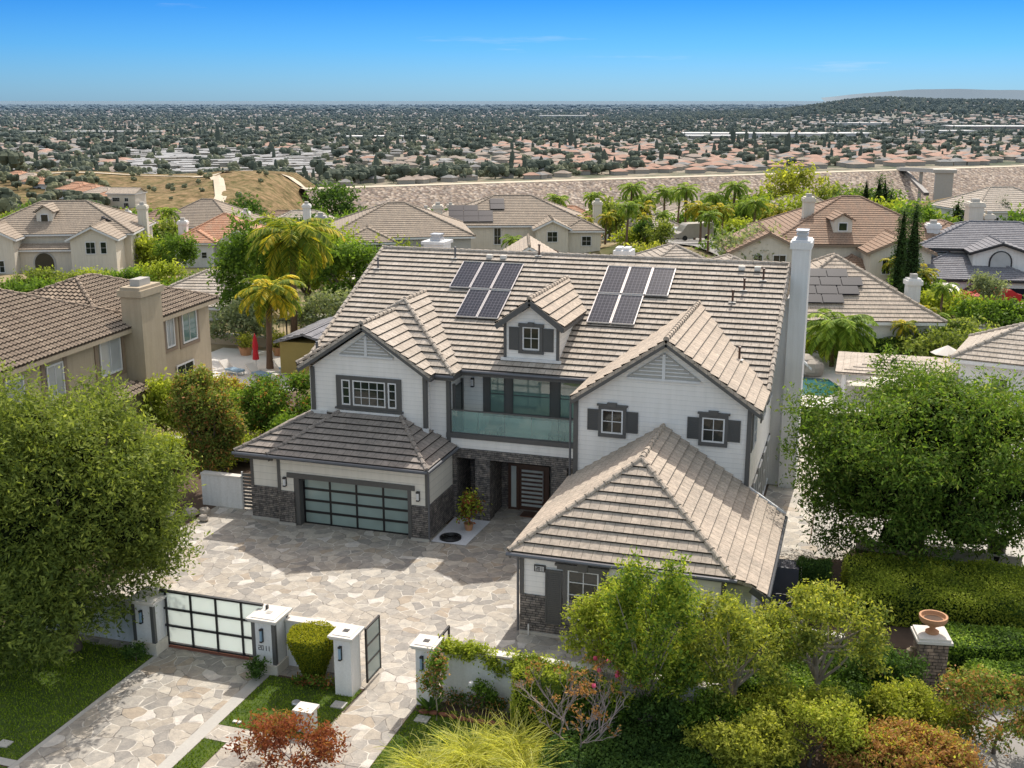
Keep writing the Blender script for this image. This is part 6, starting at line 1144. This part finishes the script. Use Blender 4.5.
# commercial sheds
for i,(px,d,w,l,h,lab) in enumerate(((752,1720,100,26,9,'long white commercial building in the middle distance'),(712,1640,34,20,8,'shorter white building left of the long commercial building'),(842,1760,46,30,8,'white roofed warehouse right of the long commercial building'),(1000,2150,90,40,10,'white warehouse at the right edge of the plain'),(860,2500,60,30,9,'pale warehouse below the wooded hill'),(385,1650,55,20,7,'pale flat roofed building left of centre on the plain'),(563,3500,70,40,11,'pale large building near the horizon centre left'),(90,1900,110,14,7,'long pale blue grey roof at the far left'),(950,1900,40,20,8,'small white warehouse below the right hills'))):
    t=thing('warehouse',lab,'warehouse',LD((px-512)/1165*d,d),HD+.12*(i%3-1)); m=MB(); m.box(-w,w,-l,l,-2,h); m.build('wall','far_wall' if i%2 else 'far_white',t); m=MB(); m.box(-w-1,w+1,-l-1,l+1,h,h+1.2); m.build('roof','far_white',t)
    for j in range(int(w/6)): m=MB(); m.box(-w+4+j*12,-w+9+j*12,-l-.3,-l-.02,2,h-2.5); m.build('window','far_roof_grey',t)
# trees of the plain
def lump(r,h,kind,seed):
    m=MB(); q=random.Random(seed)
    if kind=='cone': m.blob((0,0,h*.5),(r*.5,r*.5,h*.55),seed,amp=.3,n=6,m=7)
    else:
        for i in range(7): m.blob((q.uniform(-.55,.55)*r,q.uniform(-.55,.55)*r,h*q.uniform(.4,.78)),(r*q.uniform(.35,.6),r*q.uniform(.35,.6),h*q.uniform(.2,.33)),seed+i,amp=.3,n=5,m=7)
        m.tube([(0,0,-1),(0,0,h*.5)],r*.07,5)
    return m
sc_=[]
lp=[(lump(5,9,'r',1),'far_tree','round green tree on the plain beyond the dam'),(lump(6.5,11,'r',9),'far_tree_dark','round dark tree on the plain beyond the dam'),(lump(3.5,13,'cone',3),'far_tree_dark','slender dark tree on the plain beyond the dam')]
arr=[]
for m,mt,_ in lp: arr.append((np.array([tuple(v) for v in m.v]),m.f))
po=[m.build('plain_tree',mt) for m,mt,_ in lp]; seen=set(); ci=0; VS=[];FS=[];MI=[];off=0
tc=[]
for d0,d1,nn in ((430,640,45),(640,1100,1250),(1100,2000,4400),(2000,3400,6200),(3000,5600,6200),(5600,12000,5600)):
    for i in range(nn):
        d=math.sqrt(rr.uniform(d0*d0,d1*d1)); px=rr.uniform(-60,1090); lat=(px-512)/1165*d
        if d<1200 and px>330 and not depth_ok(px,d-40): continue
        if d<640 and not (px<330 and (px<60 or d>540)): continue
        if zone(px,d)=='mobile' and rr.random()<.5: continue
        if zone(px,d)=='red' and px>500 and rr.random()<.55: continue
        if d>900 and d<1700 and rr.random()>.8+.6*(math.sin(lat*.006+d*.002)*math.sin(d*.0045-lat*.003)+.35*math.sin(lat*.017)*math.sin(d*.013)): continue
        tc.append((d,px,lat))
for i in range(4200):   # the wooded hill
    d=rr.uniform(3100,4300); q=min(.47,max(.03,rr.gauss(.32,.12))); tc.append((d,512+q*1165,q*d))
for i in range(46):
    px=rr.uniform(-10,112); d=rr.uniform(330,470); tc.append((d,px,(px-512)/1165*d,rr.choice((0,1)),rr.uniform(.4,.7)))
for i in range(40):
    la_,d=rr.uniform(-240,-85),rr.uniform(385,500); tc.append((d,512+la_/d*1165,la_,0,.32))
for i in range(130): # belts
    px=rr.uniform(330,640); d=790+(px-345)*.45+rr.uniform(0,70); tc.append((d,px,(px-512)/1165*d))
for px0 in (716,722,735,740,748,756,782,790,798,832,842,560,566,571,575,216,440,446,452,1003,1012): d=1150+rr.uniform(0,400); tc.append((d,px0,(px0-512)/1165*d,2,1.7))
tc.sort()
for e in tc:
    d,px,lat=e[:3]; k=e[3] if len(e)>3 else rr.choice((0,0,1,1,2) if d<3000 else (0,1,1)); s=rr.uniform(.45,1.15)*(e[4] if len(e)>4 else 1)*(1 if d<3000 else 1.2 if d<5600 else 1.7); p=LD(lat,d); a=rr.uniform(0,6.28)
    if ci<290:
        o=po[k] if k not in seen else po[k].copy()
        if k in seen: COL.objects.link(o)
        seen.add(k); o.location=p; o.rotation_euler.z=a; o.scale=(s,s,s); tag(o,lp[k][2],'tree',lp[k][2].replace('tree','trees')); ci+=1
    else:
        V,F=arr[k if d<2600 else 2 if k==2 else 2]; sx=s*(1 if d<2600 else 2.0 if d<5600 else 4.5); c,sn=math.cos(a),math.sin(a); X=(V[:,0]*c-V[:,1]*sn)*sx+p.x; Y_=(V[:,0]*sn+V[:,1]*c)*sx+p.y; Z_=V[:,2]*(s if d<2600 else s*.75)+p.z
        VS.append(np.stack([X,Y_,Z_],1)); FS+= [tuple(i+off for i in f) for f in F]; MI+=[1 if k else 0]*len(F); off+=len(V)
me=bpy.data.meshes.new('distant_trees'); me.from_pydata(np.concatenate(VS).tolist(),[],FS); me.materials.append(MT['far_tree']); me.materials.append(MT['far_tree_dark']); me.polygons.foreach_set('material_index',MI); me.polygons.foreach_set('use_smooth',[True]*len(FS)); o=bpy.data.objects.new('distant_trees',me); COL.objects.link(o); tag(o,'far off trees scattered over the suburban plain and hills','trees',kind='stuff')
# ================================================================ LIGHT, SKY, CAMERA
w=bpy.data.worlds.new('World'); S.world=w; w.use_nodes=True; nt=w.node_tree; bg=nt.nodes['Background']
sk=N(nt,'ShaderNodeTexSky',sky_type='NISHITA'); sk.sun_disc=False; sk.sun_elevation=R(51); sk.sun_rotation=R(1.7); sk.altitude=100; sk.air_density=1.0; sk.dust_density=.6; sk.ozone_density=2.2
tc_=N(nt,'ShaderNodeTexCoord'); sp=N(nt,'ShaderNodeSeparateXYZ'); L(nt,tc_.outputs['Generated'],sp.inputs[0])
tint=ramp(nt,sp.outputs[2],SKYR)
k=mix(nt,1.0,sk.outputs[0],tint,'MULTIPLY')
mp=N(nt,'ShaderNodeMapping'); mp.inputs['Scale'].default_value=(2.2,2.2,26); L(nt,tc_.outputs['Generated'],mp.inputs[0]); cn=noise(nt,1.7,7,mp.outputs[0],.6)
cm=ramp(nt,cn,[(.63,(0,0,0)),(.80,(.45,.45,.45))]); hz=ramp(nt,sp.outputs[2],[(0,(.3,.3,.3)),(.02,(.8,.8,.8)),(.09,(.9,.9,.9)),(.2,(.6,.6,.6))]); cm=mix(nt,1.,cm,hz,'MULTIPLY')
k=mix(nt,cm,k,(7.2,7.6,8.0)); L(nt,k,bg.inputs[0]); bg.inputs[1].default_value=.12
sl_=bpy.data.lights.new('sun','SUN'); sl_.energy=SUNE; sl_.angle=R(.5); sl_.color=(1,.95,.87); so=bpy.data.objects.new('sun',sl_); COL.objects.link(so); so.rotation_euler=Vector((.03,1,1.235)).to_track_quat('Z','Y').to_euler()
cd=bpy.data.cameras.new('camera'); cd.sensor_width=36; cd.lens=1130/1024*36; cd.clip_end=120000; cd.clip_start=.5; co=bpy.data.objects.new('camera',cd); COL.objects.link(co); co.location=(0,0,CAMZ); co.rotation_euler=(math.pi/2-math.atan(284/1130),0,HD); S.camera=co
S.view_settings.view_transform='Standard'; S.view_settings.look='None'; S.view_settings.exposure=0; S.render.engine='CYCLES'; S.cycles.max_bounces=6; S.cycles.transparent_max_bounces=8
S.render.resolution_x=1024; S.render.resolution_y=768
